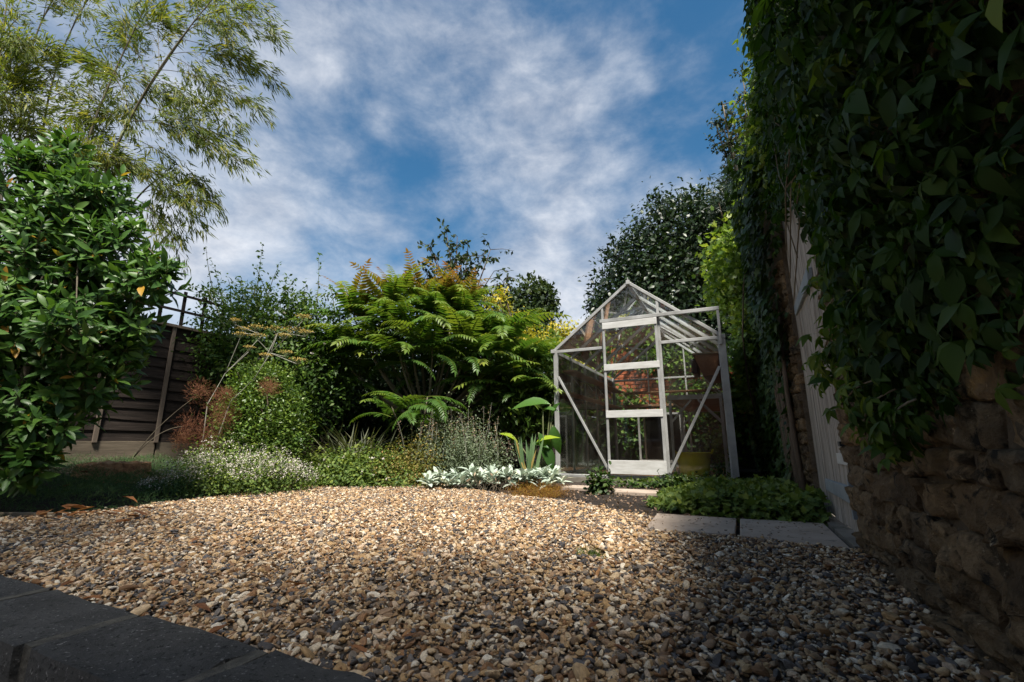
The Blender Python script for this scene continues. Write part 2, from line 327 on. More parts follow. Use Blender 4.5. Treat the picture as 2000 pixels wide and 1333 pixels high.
M['bright_ivy'] = leaf_mat('bright_creeper_leaf', [(0, (0.05, 0.1, 0.015)), (0.6, (0.12, 0.2, 0.025)), (1, (0.25, 0.3, 0.05))], 0.42, 0.45, 0.4)  # creeper green lightened so the sunlight on it is in the colour
M['canna'] = leaf_mat('canna_leaf', [(0, (0.03, 0.09, 0.02)), (0.6, (0.07, 0.16, 0.03)), (1, (0.3, 0.4, 0.03))], 0.4, 0.4, 0.4)
M['iris'] = leaf_mat('iris_leaf', [(0, (0.09, 0.16, 0.07)), (0.7, (0.16, 0.25, 0.12)), (1, (0.32, 0.24, 0.08))], 0.3, 0.5, 0.3)
M['grass'] = leaf_mat('grass_blade', [(0, (0.035, 0.045, 0.025)), (0.6, (0.085, 0.095, 0.055)), (1, (0.17, 0.17, 0.1))], 0.3, 0.5, 0.3)
M['green_grass'] = leaf_mat('green_grass_blade', [(0, (0.05, 0.1, 0.015)), (1, (0.13, 0.19, 0.03))], 0.3, 0.5, 0.3)

# ------------------------------------------------------------------ leaf templates: base at origin, length 1 along +y, upper side +z
def leaf_template(rows, droop=0.15, fold=0.25, wave=0.0):
    """rows: list of (t, half width). Base and tip are points."""
    V = [(0, 0, 0)]; F = []
    def z(t): return -droop * t * t
    for i, (t_, w) in enumerate(rows):
        s = wave * (1 if i % 2 else -1)
        V += [(-w, t_, z(t_) + w * fold + s), (0, t_, z(t_)), (w, t_, z(t_) + w * fold - s)]
    V.append((0, 1, z(1))); n = len(rows); T = len(V) - 1
    F += [(0, 2, 1), (0, 3, 2)]
    for i in range(n - 1):
        a, b = 1 + 3 * i, 4 + 3 * i
        F += [(a, a + 1, b + 1), (a, b + 1, b), (a + 1, a + 2, b + 2), (a + 1, b + 2, b + 1)]
    a = 1 + 3 * (n - 1); F += [(a, a + 1, T), (a + 1, a + 2, T)]
    return np.array(V, float), np.array(F, int)
def lobed_template(pts, fold=0.12, droop=0.2):
    """star shaped leaf: outline points (x, y) around the centre vein point"""
    V = [(0, 0.4, 0)] + [(x, y, abs(x) * fold - droop * max(y - 0.4, 0) ** 2 - droop * x * x) for x, y in pts]
    n = len(pts); F = [(0, 1 + i, 1 + (i + 1) % n) for i in range(n)]
    return np.array(V, float), np.array(F, int)
def merge_templates(parts):
    V, F, n = [], [], 0
    for v, f in parts: V.append(v); F.append(f + n); n += len(v)
    return np.concatenate(V), np.concatenate(F)
def place(t, pos=(0, 0, 0), rz=0.0, rx=0.0, s=1.0):
    m = (Matrix.Translation(pos) @ Matrix.Rotation(rz, 4, 'Z') @ Matrix.Rotation(rx, 4, 'X') @ Matrix.Scale(s, 4))
    A = np.array(m); return t[0] @ A[:3, :3].T + A[:3, 3], t[1]
T_OVAL = [leaf_template([(0.2, 0.12), (0.5, 0.18), (0.8, 0.11)], d, f) for d, f in ((0.1, 0.3), (0.25, 0.2), (0.0, 0.4), (0.35, 0.35))]
T_SMALL = [leaf_template([(0.45, 0.27)], d, f) for d, f in ((0.1, 0.3), (0.3, 0.1))]
T_ROUND = [leaf_template([(0.3, 0.3), (0.7, 0.3)], d, f) for d, f in ((0.1, 0.25), (0.3, 0.1))]
T_LANCE = [leaf_template([(0.35, 0.065)], d, f) for d, f in ((0.1, 0.4), (0.35, 0.2), (0.2, 0.5))]
T_BLADE = [leaf_template([(0.4, 0.03)], d, 0.3) for d in (0.1, 0.4, 0.7)]
T_SILVER = [leaf_template([(0.18, 0.09), (0.5, 0.17), (0.8, 0.13)], d, f) for d, f in ((0.35, 0.35), (0.6, 0.3), (0.1, 0.45))]
_ivy = [(0.0, 0.0), (0.22, -0.08), (0.42, 0.12), (0.3, 0.3), (0.5, 0.52), (0.24, 0.6), (0.0, 1.0), (-0.24, 0.6), (-0.5, 0.52), (-0.3, 0.3), (-0.42, 0.12), (-0.22, -0.08)]
T_IVY = [lobed_template(_ivy, 0.12, 0.25), lobed_template([(x * 0.85, y) for x, y in _ivy], 0.3, 0.1)]
_lf = [leaf_template([(0.2, 0.18), (0.45, 0.25), (0.72, 0.14)], d, f) for d, f in ((0.3, 0.2), (0.45, 0.1), (0.12, 0.3))]
def compound(n, spread, seed):
    r = random.Random(seed); parts = []
    for k in range(n):
        a = (k - (n - 1) / 2) / max((n - 1) / 2, 1) * spread
        s = 0.62 * (1 - 0.38 * abs(a) / spread) * r.uniform(0.9, 1.1) if n > 1 else 0.9
        parts.append(place(_lf[r.randrange(3)], (0, 0.22, 0), -a, r.uniform(-0.55, -0.05), s))
    parts.append((np.array([(-0.008, -0.15, 0), (0.008, -0.15, 0), (0.008, 0.24, 0.012), (-0.008, 0.24, 0.012)], float), np.array([(0, 1, 2), (0, 2, 3)])))
    return merge_templates(parts)
T_CREEP = [compound(5, R(105), 1), compound(3, R(70), 2), compound(3, R(55), 5), compound(5, R(120), 8), compound(3, R(80), 12)]
T_DISC = [leaf_template([(0.3, 0.42), (0.7, 0.42)], 0.1, 0.1)]
T_BIG = [leaf_template([(0.12, 0.09), (0.3, 0.19), (0.5, 0.23), (0.7, 0.19), (0.87, 0.09)], d, f, 0.006) for d, f in ((0.35, 0.45), (0.15, 0.7), (0.6, 0.3))]

def unit(a):
    a = np.asarray(a, float); return a / np.maximum(np.linalg.norm(a, axis=-1, keepdims=True), 1e-9)
class Leaves:
    def __init__(s, temps): s.t = temps; s.P = []; s.D = []; s.N = []; s.S = []; s.C = []
    def add(s, P, D, N, S, C):
        P = np.atleast_2d(np.asarray(P, float)); n = len(P)
        if n == 0: return
        s.P.append(P); s.D.append(np.broadcast_to(np.asarray(D, float), (n, 3))); s.N.append(np.broadcast_to(np.asarray(N, float), (n, 3)))
        s.S.append(np.broadcast_to(np.asarray(S, float), (n,))); s.C.append(np.broadcast_to(np.asarray(C, float), (n,)))
    def basis(s):
        P, D, N, S, C = (np.concatenate(a) for a in (s.P, s.D, s.N, s.S, s.C))
        y = unit(D); x = unit(np.cross(y, N) + 1e-6); z = np.cross(x, y)
        return P, np.stack([x, y, z], axis=2) * S[:, None, None], S, np.clip(C, 0, 1)
    def build(s, mat, parent, stuff='foliage', n_parts=0, part='leaf', keep=None, cull=None):
        if not s.P: return None
        P, B, S, C = s.basis()
        if keep is not None:
            k = keep(P); P, B, S, C = P[k], B[k], S[k], C[k]
        n = len(P); var = RNG.integers(0, len(s.t), n); single = np.zeros(n, bool)
        if n_parts:
            px, py, fw = project(P); ok = (fw > 0.05) & (px > -20) & (px < 2020) & (py > -20) & (py < 1353)
            size = S / np.maximum(fw, 0.05) * FPX
            cell = np.maximum(np.median(size[ok]) * 0.35 if ok.any() else 10, 4)
            key = (px // cell).astype(int) * 100003 + (py // cell).astype(int)
            order = np.lexsort((fw, key)); first = np.zeros(n, bool)
            kk = key[order]; first[order] = np.r_[True, kk[1:] != kk[:-1]]
            cand = np.where(ok & first)[0]; cand = cand[np.argsort(-size[cand])][:n_parts]; single[cand] = True
            tb = 14; cache = {}
            for i in cand:
                ct = min(int(C[i] * tb), tb - 1); kx = (int(var[i]), ct)
                if kx not in cache:
                    v, f = s.t[kx[0]]; me = bpy.data.meshes.new(part); me.from_pydata(v.tolist(), [], f.tolist())
                    a = me.attributes.new('tint', 'FLOAT', 'POINT'); a.data.foreach_set('value', [(ct + 0.5) / tb] * len(v))
                    me.polygons.foreach_set('use_smooth', [True] * len(f)); me.materials.append(mat); cache[kx] = me
                o = bpy.data.objects.new(part, cache[kx]); COL.objects.link(o); adopt(o, parent)
                m = np.eye(4); m[:3, :3] = B[i]; m[:3, 3] = P[i]; o.matrix_basis = Matrix(m.tolist())
        VV, FF, CC, base = [], [], [], 0
        for k, (v, f) in enumerate(s.t):
            sel = np.where((var == k) & ~single)[0]
            if len(sel) == 0: continue
            vv = np.einsum('nij,vj->nvi', B[sel], v) + P[sel][:, None, :]
            ff = f[None] + (np.arange(len(sel)) * len(v))[:, None, None] + base
            VV.append(vv.reshape(-1, 3)); FF.append(ff.reshape(-1, 3)); CC.append(np.repeat(C[sel], len(v))); base += len(sel) * len(v)
        if not VV: return None
        V = np.concatenate(VV); F = np.concatenate(FF); C2 = np.concatenate(CC)
        me = bpy.data.meshes.new(stuff)
        me.vertices.add(len(V)); me.vertices.foreach_set('co', V.ravel())
        me.loops.add(F.size); me.loops.foreach_set('vertex_index', F.ravel().astype(np.int32))
        me.polygons.add(len(F)); me.polygons.foreach_set('loop_start', np.arange(0, F.size, 3, dtype=np.int32))
        me.polygons.foreach_set('use_smooth', np.ones(len(F), bool))
        a = me.attributes.new('tint', 'FLOAT', 'POINT'); a.data.foreach_set('value', C2.astype(np.float32))
        me.update(calc_edges=True); me.materials.append(mat)
        o = link(stuff, me, parent)
        o['kind'] = 'stuff'
        return o
def rv(n): return unit(RNG.normal(size=(n, 3)))
def rvu(n, lo, hi): return RNG.uniform(lo, hi, n)

def clump_leaves(L, blobs, n, size, tint=(0.2, 0.75), shell=0.55, clump=0.22, per=14, up=0.5, out=0.7, droop=0.15, top_tint=0.25, cut=None):
    """leaves in clumps through ellipsoid blobs: blobs = [(centre, (rx, ry, rz)), ...]; returns clump centres"""
    vol = np.array([b[1][0] * b[1][1] * b[1][2] for b in blobs]) ** 0.75; share = vol / vol.sum(); centres = []
    for (c, r), sh in zip(blobs, share):
        c = np.array(c, float); r = np.array(r, float); m = max(int(n * sh / per), 2)
        d = rv(m); rad = RNG.uniform(shell, 1.0, m) ** 0.7
        cc = c + d * r * rad[:, None]; centres.append(cc)
        k = np.repeat(np.arange(m), per); nn = len(k)
        off = RNG.normal(size=(nn, 3)) * r * clump
        P = cc[k] + off
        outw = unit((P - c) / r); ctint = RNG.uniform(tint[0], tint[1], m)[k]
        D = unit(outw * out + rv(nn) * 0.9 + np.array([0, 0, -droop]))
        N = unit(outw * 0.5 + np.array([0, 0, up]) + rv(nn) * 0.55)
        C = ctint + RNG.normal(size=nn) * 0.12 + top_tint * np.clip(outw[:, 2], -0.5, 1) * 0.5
        if cut is not None:
            q = cut(P); P, D, N, C = P[q], D[q], N[q], C[q]
        L.add(P, D, N, RNG.uniform(size[0], size[1], len(P)), C)
    return np.concatenate(centres)
def stems_to(mb, base, targets, r0, r1, sag=0.15, n=5, sides=5):
    base = Vector(base)
    for t_ in targets:
        t_ = Vector(t_); mid = base.lerp(t_, 0.5) + Vector((random.uniform(-1, 1), random.uniform(-1, 1), random.uniform(0, 1))) * sag * (t_ - base).length
        pts = []
        for i in range(n + 1):
            k = i / n; pts.append(base * (1 - k) ** 2 + mid * 2 * k * (1 - k) + t_ * k * k)
        mb.tube(pts, [r0 + (r1 - r0) * i / n for i in range(n + 1)], sides)
def bez(a, b, c, n=8):
    a, b, c = Vector(a), Vector(b), Vector(c)
    return [a * (1 - k / n) ** 2 + b * 2 * (k / n) * (1 - k / n) + c * (k / n) ** 2 for k in range(n + 1)]

# ================================================================== the setting
GRAVEL = [(0.42, 0.66), (-6.0, 0.66), (-5.2, 0.9), (-4.3, 1.0), (-3.86, 1.25), (-3.74, 1.7), (-3.84, 2.1), (-3.8, 2.5), (-3.95, 3.1), (-4.2, 3.6), (-3.9, 4.05), (-3.06, 4.22),
          (-2.5, 3.95), (-1.95, 3.7), (-1.5, 3.5), (-1.05, 3.35), (-0.75, 3.1), (-0.5, 2.95), (-0.48, 2.46), (0.0, 2.46), (0.42, 2.38)]
GP = np.array(GRAVEL)
def in_poly(P, poly=GP):
    x, y = P[:, 0], P[:, 1]; r = np.zeros(len(P), bool); n = len(poly)
    for i in range(n):
        x0, y0 = poly[i]; x1, y1 = poly[(i + 1) % n]
        c = ((y0 > y) != (y1 > y)) & (x < (x1 - x0) * (y - y0) / (y1 - y0 + 1e-12) + x0); r ^= c
    return r
def poly_dist(P, poly=GP):
    d = np.full(len(P), 1e9); n = len(poly)
    for i in range(n):
        a, b = poly[i], poly[(i + 1) % n]; ab = b - a; t_ = np.clip(((P - a) @ ab) / (ab @ ab), 0, 1)
        d = np.minimum(d, np.linalg.norm(P - (a + t_[:, None] * ab), axis=1))
    return d
def ground_h(P):
    P = np.atleast_2d(np.asarray(P, float))[:, :2]
    d = np.where(in_poly(P), -poly_dist(P), poly_dist(P))
    s = np.clip((d + 0.03) / 0.25, 0, 1); s = s * s * (3 - 2 * s)
    h = -0.025 + s * 0.035
    left = np.clip((-3.9 - P[:, 0]) / 2.3, 0, 1); h = h + s * left * 0.2
    back = np.clip((P[:, 1] - 4.2) / 2.5, 0, 1) * np.clip((-2.05 - P[:, 0]) / 0.5, 0, 1); h = h + s * back * 0.07
    h = np.where((P[:, 0] > -2.1) & (P[:, 1] > 2.4), np.minimum(h, -0.015), h)
    h = np.where(P[:, 1] < 0.6, -0.5, h)
    return h
def gh(x, y): return float(ground_h([(x, y)])[0])

def axis(lo, hi, step, far):
    a = list(np.arange(lo, hi + 1e-6, step)); o = []
    k = step
    x = lo
    while x > -far: k *= 1.6; x -= k; o.insert(0, x)
    b = []; k = step; x = hi
    while x < far: k *= 1.6; x += k; b.append(x)
    return o + a + b
gx = axis(-7, 1, 0.12, 300); gy = axis(0.36, 10.2, 0.12, 300)
XX, YY = np.meshgrid(gx, gy); Q = np.stack([XX.ravel(), YY.ravel()], 1)
HZ = ground_h(Q) + np.where(Q[:, 1] < 0.6, 0, RNG.normal(size=len(Q)) * 0.004)
nx = len(gx); gf = [(j * nx + i, j * nx + i + 1, (j + 1) * nx + i + 1, (j + 1) * nx + i) for j in range(len(gy) - 1) for i in range(nx - 1)]
gm = bpy.data.meshes.new('ground'); gm.from_pydata([(a, b, c) for (a, b), c in zip(Q.tolist(), HZ.tolist())], [], gf); gm.polygons.foreach_set('use_smooth', [True] * len(gf))
tag(link('ground', gm, None, M['soil']), kind='structure', label='dark bare garden soil under the beds and round the greenhouse')
tag(MB().box((-9, -7.4, -0.62), (0.42, 0.478, -0.45)).build('patio', M['patio']), kind='structure', label='lower paved patio in front of the low block wall')

gb = tag(MB().poly([(x, y, 0.0) for x, y in GRAVEL]).build('gravel_bed', M['gravel_base']), kind='structure', label='sunlit bed of mixed tan and grey flint gravel')

# ---- pebbles: a dozen shapes, the largest 300 in view as single stones, the rest one mass
def pebble_mesh(seed, sub=2):
    r = random.Random(seed); bm = bmesh.new(); bmesh.ops.create_icosphere(bm, subdivisions=sub, radius=1.0)
    cuts = [(Vector((r.gauss(0, 1), r.gauss(0, 1), r.gauss(0, 1))).normalized(), r.uniform(0.4, 0.8)) for _ in range(10)]
    for v in bm.verts:
        for n_, d_ in cuts:
            q = v.co.dot(n_) - d_
            if q > 0: v.co -= n_ * q * 0.9
        v.co *= 1 + r.uniform(-0.05, 0.05)
    me = bpy.data.meshes.new('pebble'); bm.to_mesh(me); bm.free()
    if seed % 2: me.polygons.foreach_set('use_smooth', [True] * len(me.polygons))
    me.materials.append(M['flint']); return me
PEB = [pebble_mesh(k) for k in range(14)]
def pebble_points():
    out = []
    for (lo, hi, dens, zl, zh) in ((0.0, 9.0, 5600, 0.000, 0.007), (0.0, 9.0, 4600, 0.006, 0.016)):
        area = 6.6 * 3.7; n = int(area * dens)
        P = np.stack([RNG.uniform(-6.1, 0.45, n), RNG.uniform(0.64, 4.35, n)], 1)
        ins = in_poly(P); d = poly_dist(P); P = P[ins | (d < RNG.exponential(0.02, n))]
        out.append(np.c_[P, RNG.uniform(zl, zh, len(P))])
    P = np.concatenate(out); m = len(P)
    P[:, 2] += 0.006 * np.sin(P[:, 0] * 3.1 + 1.0) * np.sin(P[:, 1] * 2.7)
    s = np.exp(RNG.normal(np.log(0.0069), 0.42, m)); s = np.clip(s, 0.003, 0.021)
    sc = np.stack([s * RNG.uniform(0.95, 1.45, m), s * RNG.uniform(0.75, 1.05, m), s * RNG.uniform(0.38, 0.72, m)], 1)
    ro = np.stack([RNG.normal(0, 0.38, m), RNG.normal(0, 0.38, m), RNG.uniform(0, 6.283, m)], 1)
    return P, sc, ro
PP, PS, PR = pebble_points()
pxx, pyy, pff = project(PP)
seen = (pff > 0.2) & (pxx > -10) & (pxx < 2010) & (pyy > 0) & (pyy < 1340) & (PP[:, 1] > 0.69)
psz = PS.max(1) / pff * seen * (PP[:, 2] > 0.009)
big = np.zeros(len(PP), bool); big[np.argsort(-psz)[:300]] = True
for i in np.where(big)[0]:
    o = bpy.data.objects.new('pebble', PEB[int(RNG.integers(14))]); COL.objects.link(o); o.parent = gb
    o.location = PP[i]; o.rotation_euler = PR[i]; o.scale = PS[i]
pcol = bpy.data.collections.new('pebble_shapes')
for k, me in enumerate(PEB): pcol.objects.link(bpy.data.objects.new('pebble_shape', me))
def scatter(name, parent, P, S, Ro, coll, count, mat):
    me = bpy.data.meshes.new(name); me.vertices.add(len(P)); me.vertices.foreach_set('co', P.ravel())
    a = me.attributes.new('rot', 'FLOAT_VECTOR', 'POINT'); a.data.foreach_set('vector', Ro.astype(np.float32).ravel())
    a = me.attributes.new('scl', 'FLOAT_VECTOR', 'POINT'); a.data.foreach_set('vector', S.astype(np.float32).ravel())
    a = me.attributes.new('idx', 'INT', 'POINT'); a.data.foreach_set('value', RNG.integers(0, count, len(P)).astype(np.int32))
    me.update()
    o = link(name, me, parent); o['kind'] = 'stuff'
    ng = bpy.data.node_groups.new(name + '_scatter', 'GeometryNodeTree')
    ng.interface.new_socket('Geometry', in_out='INPUT', socket_type='NodeSocketGeometry'); ng.interface.new_socket('Geometry', in_out='OUTPUT', socket_type='NodeSocketGeometry')
    gi = ng.nodes.new('NodeGroupInput'); go = ng.nodes.new('NodeGroupOutput'); ip = ng.nodes.new('GeometryNodeInstanceOnPoints')
    ci = ng.nodes.new('GeometryNodeCollectionInfo'); ci.inputs['Collection'].default_value = coll; ci.inputs['Separate Children'].default_value = True; ci.inputs['Reset Children'].default_value = True
    def at(nm, ty):
        n = ng.nodes.new('GeometryNodeInputNamedAttribute'); n.data_type = ty; n.inputs['Name'].default_value = nm; return n.outputs[0]
    ng.links.new(gi.outputs[0], ip.inputs['Points']); ng.links.new(ci.outputs[0], ip.inputs['Instance']); ip.inputs['Pick Instance'].default_value = True
    ng.links.new(at('idx', 'INT'), ip.inputs['Instance Index']); ng.links.new(at('scl', 'FLOAT_VECTOR'), ip.inputs['Scale'])
    er = ng.nodes.new('FunctionNodeEulerToRotation'); ng.links.new(at('rot', 'FLOAT_VECTOR'), er.inputs[0]); ng.links.new(er.outputs[0], ip.inputs['Rotation'])
    ng.links.new(ip.outputs[0], go.inputs[0])
    md = o.modifiers.new('scatter', 'NODES'); md.node_group = ng
    return o
scatter('gravel', gb, PP[~big], PS[~big], PR[~big], pcol, len(PEB), M['flint'])

# ---- low block wall in front of the camera
bw = thing('block_wall', 'low wall of dark grey concrete blocks edging the gravel', 'wall', (-1.5, 0.58, -0.45))
def block_mesh(l, w, h_, seed, name='block', cuts=3, amp=0.004, rnd=0.1):
    r = random.Random(seed); bm = bmesh.new(); bmesh.ops.create_cube(bm, size=1.0)
    bmesh.ops.subdivide_edges(bm, edges=bm.edges[:], cuts=cuts, use_grid_fill=True)
    for v in bm.verts:
        p = v.co * 2; q = p.normalized() * max(abs(p.x), abs(p.y), abs(p.z)) if p.length else p
        c = p.copy()
        for k in range(3):                                   # round the corners only
            if abs(abs(p[k]) - 1) < 1e-4 and sum(abs(abs(p[j]) - 1) < 1e-4 for j in range(3)) >= 2: c[k] *= 1 - rnd
        v.co = Vector((c.x * l / 2, c.y * w / 2, c.z * h_ / 2)) + Vector([r.gauss(0, amp) for _ in range(3)])
    me = bpy.data.meshes.new(name); bm.to_mesh(me); bm.free(); me.polygons.foreach_set('use_smooth', [False] * len(me.polygons)); return me
for k in range(11):
    xc = 0.2 - 0.437 * k + 0.04
    if xc + 0.215 > 0.40: continue
    me = block_mesh(0.412, 0.205, 0.12, 300 + k, cuts=5, amp=0.0018, rnd=0.03)
    o = link('block', me, bw, M['block']); o.location = (xc, 0.583, -0.012 + random.uniform(-0.002, 0.002)); o.rotation_euler = (0, 0, random.uniform(-0.006, 0.006) - 0.02)
    if k < 10:
        j = MB().box((xc - 0.235, 0.492, -0.09), (xc - 0.202, 0.674, 0.0462)).build('mortar_joint', M['joint'], bw)
MB().box((-5, 0.49, -0.47), (0.40, 0.68, -0.075)).build('block_course', M['block'], bw)

# ---- paving slabs
for k, (a, b, lab) in enumerate(((
        [(-0.46, 2.50), (-0.045, 2.53), (-0.04, 3.06), (-0.48, 3.06)], None, 'flat concrete paving slab whose end lies open in the gravel'),
        ([(-0.025, 2.53), (0.385, 2.40), (0.385, 3.10), (-0.022, 3.06)], None, 'flat concrete paving slab butting against the wooden door'))):
    mb = MB(); mb.hexa([(x, y, -0.04) for x, y in a] + [(x, y, 0.012) for x, y in a])
    tag(mb.build('paving_slab', M['slab'], bevel=0.006), lab, 'paving slab', 'slabs laid before the wooden door')
step_labs = ['pale stepping slab beside the silver leaved plants', 'wide stepping slab in front of the greenhouse door', 'stepping slab half covered by trailing ivy']
for lab, c, (w, d) in zip(step_labs, (gnd(1133, 951, 0.01), gnd(1240, 959, 0.01), gnd(1340, 966, 0.01)), ((0.4, 0.26), (0.5, 0.28), (0.42, 0.28))):
    mb = MB(); n = 9
    ring = [(c.x + w / 2 * math.copysign(abs(math.cos(t_)) ** 0.5, math.cos(t_)) * random.uniform(0.92, 1.04), c.y + d / 2 * math.copysign(abs(math.sin(t_)) ** 0.5, math.sin(t_)) * random.uniform(0.92, 1.04)) for t_ in [2 * math.pi * k / 14 for k in range(14)]]
    base = len(mb.v); mb.v += [(x, y, -0.05) for x, y in ring] + [(x, y, 0.012) for x, y in ring]
    mb.f.append(tuple(range(14, 28))); mb.f += [(k, (k + 1) % 14, 14 + (k + 1) % 14, 14 + k) for k in range(14)]
    tag(mb.build('stepping_slab', M['slab'], bevel=0.005), lab, 'stepping slab', 'stepping slabs before the greenhouse')

# ---- timber edging round the gravel
def plank(name, a, b, w, h_, mat, label=None, cat=None, parent=None, group=None):
    a, b = Vector(a), Vector(b)
    o = MB().bar(a, b, w, h_).build(name, mat, parent, bevel=0.004)
    if label: tag(o, label, cat, group)
    return o
plank('edging_board', (-3.75, 1.12, 0.02), (-5.4, 0.86, 0.05), 0.03, 0.11, M['old_timber'], 'old timber edging board between gravel and dark green mat plants', 'edging board')
plank('edging_board', (-3.66, 1.42, -0.0), (-4.6, 1.0, 0.0), 0.025, 0.06, M['old_timber'], 'thin sunken timber edging strip half buried in gravel', 'edging board')
plank('edging_board', gnd(570, 952, 0.02), gnd(622, 944, 0.02), 0.04, 0.09, M['old_timber'], 'short timber edging stub beside the white flowering herb', 'edging board')

# ---- stone garden wall
sw = thing('stone_wall', 'old rough limestone garden wall hung with creeper', 'wall', (0.6, 3.0, 0))
DV0, DV1 = 2.42, 3.60
mb = MB(); mb.box((0.4275, -3.0, -0.5), (0.85, 1.2, 1.6)); mb.box((0.4275, 1.2, -0.5), (0.851, DV0 + 0.005, 2.45)); mb.box((0.4275, DV1 - 0.005, -0.5), (0.85, 11.0, 2.45)); mb.box((0.426, DV0, 2.05), (0.85, DV1, 2.46))  # near stretch set low, out of view, to keep its shadow short
mb.build('wall_core', M['wall_core'], sw)
def stone_mesh(l, h_, d, seed):
    """rough faced squared stone, x = outwards depth, y = length, z = height"""
    r = random.Random(seed); bm = bmesh.new(); bmesh.ops.create_cube(bm, size=2.0)
    bmesh.ops.subdivide_edges(bm, edges=bm.edges[:], cuts=5, use_grid_fill=True)
    k = [r.uniform(0, 6) for _ in range(6)]; a0, a1 = r.gauss(0, 0.008), r.gauss(0, 0.008)
    cor = {(sy, sz): (r.gauss(0, 0.009), r.gauss(0, 0.007)) for sy in (-1, 1) for sz in (-1, 1)}
    for v in bm.verts:
        p = v.co.copy(); edge = max(abs(p.y), abs(p.z)); both = min(abs(p.y), abs(p.z))
        x = p.x * d / 2
        if p.x < 0:
            x += a0 * p.y + a1 * p.z + 0.005 * math.sin(p.y * 4 + k[0]) * math.sin(p.z * 3 + k[1]) + 0.003 * math.sin(p.y * 9 + k[2]) + r.gauss(0, 0.004)
            if edge > 0.99: x += 0.007 + 0.006 * (both > 0.99)
        q = 0.985 if edge > 0.99 and p.x < 0 else 1.0
        w = [(1 + sy * p.y) * (1 + sz * p.z) / 4 for sy in (-1, 1) for sz in (-1, 1)]; cc_ = list(cor.values())
        dy = sum(a * b[0] for a, b in zip(w, cc_)); dz = sum(a * b[1] for a, b in zip(w, cc_))
        v.co = Vector((x, p.y * l / 2 * q + dy + r.gauss(0, 0.0025), p.z * h_ / 2 * q + dz + r.gauss(0, 0.0025)))
    me = bpy.data.meshes.new('stone'); bm.to_mesh(me); bm.free(); me.polygons.foreach_set('use_smooth', [r.random() < 0.7 for _ in range(len(me.polygons))]); me.materials.append(M['limestone']); return me
def stone_field(v0, v1, z0, z1, seed):
    r = random.Random(seed); z = z0; row = 0
    while z < z1:
        hh = r.uniform(0.045, 0.1); y = v0 + r.uniform(-0.08, 0.0) if v0 > 3 else v0
        y = v0
        while y < v1 - 0.02:
            l = r.uniform(0.07, 0.21)
            if v1 - (y + l) < 0.1: l = v1 - y
            g = r.uniform(0.0, 0.008)
            o = link('stone', stone_mesh(l - g, hh - r.uniform(0.0, 0.007), 0.09, r.randrange(10 ** 6)), sw)
            o.location = (0.453 + r.uniform(-0.006, 0.006), y + l / 2, z + hh / 2); o.rotation_euler = (r.gauss(0, 0.02), 0, r.gauss(0, 0.015))
            y += l
        z += hh; row += 1
stone_field(0.3, DV0, -0.06, 1.5, 5)
stone_field(DV1, 5.0, -0.06, 1.7, 9)

# ---- plank door in the wall
dr = thing('garden_door', 'weathered grey plank door set in the stone wall', 'door', (0.46, 3.0, 0))
r = random.Random(4); y = DV0 + 0.015; k = 0
while y < DV1 - 0.03:
    w = min(r.uniform(0.13, 0.17), DV1 - 0.012 - y)
    if DV1 - 0.012 - (y + w) < 0.06: w = DV1 - 0.012 - y
    MB().box((0.452 + r.uniform(-0.002, 0.002), y + 0.002, 0.035 + r.uniform(-0.006, 0.006)), (0.48, y + w - 0.003, 2.04)).build('plank', M['door_wood'], dr, bevel=0.003)
    y += w; k += 1
for (z, hh, y0, y1) in ((0.17, 0.075, 2.47, 3.25), (1.27, 0.08, 2.75, 3.5)):
    mb = MB().hexa([(0.425, y0, z), (0.4525, y0, z), (0.4525, y1, z), (0.44, y1, z), (0.425, y0, z + hh), (0.4525, y0, z + hh), (0.4525, y1, z + hh * 0.85), (0.44, y1, z + hh * 0.85)])
    lg = mb.build('ledge', M['grey_paint'], dr, bevel=0.004)
MB().box((0.415, 2.45, 0.12), (0.452, 2.475, 0.28)).build('hinge', M['grey_paint'], dr)
MB().box((0.443, 2.5, 0.335), (0.4525, 2.8, 0.385)).build('patch_plate', M['kick'], dr)
for zz_ in (0.42, 0.78): MB().box((0.395, 2.39, zz_), (0.44, 2.43, zz_ + 0.02)).build('hinge_pin', M['black_plastic'], dr)
MB().box((0.40, DV0 + 0.01, -0.03), (0.5, DV1 - 0.01, 0.018)).build('threshold', M['concrete'], dr)

# ---- lap panel fence
FX = -6.3; fz0 = 0.46
def slat_mesh(l, h_, seed):
    r = random.Random(seed); n = 10; V = []; F = []
    ph = [r.uniform(0, 6) for _ in range(3)]
    for i in range(n + 1):
        y_ = -l / 2 + l * i / n
        wob = 0.011 * math.sin(y_ * 3.4 + ph[0]) + 0.006 * math.sin(y_ * 8 + ph[1]) + r.gauss(0, 0.002)
        V += [(0.014, y_, -h_ / 2 + wob), (0.022, y_, -h_ / 2 + wob), (0.006, y_, h_ / 2), (-0.004, y_, h_ / 2)]
    for i in range(n):
        a = 4 * i
        for q in range(4): F.append((a + q, a + (q + 1) % 4, a + 4 + (q + 1) % 4, a + 4 + q))
    F += [(3, 2, 1, 0), tuple(4 * n + q for q in range(4))]
    me = bpy.data.meshes.new('slat'); me.from_pydata(V, [], F); me.materials.append(M['fence_wood']); return me
SL = [slat_mesh(1.80, 0.165, k) for k in range(6)]
panel_labs = ['dark lap fence panel hidden behind the bamboo', 'dark lap fence panel behind the laurel and stump', 'dark lap fence panel under the square trellis', 'dark lap fence panel behind the climbing rose', 'dark lap fence panel at the end behind the hedge']
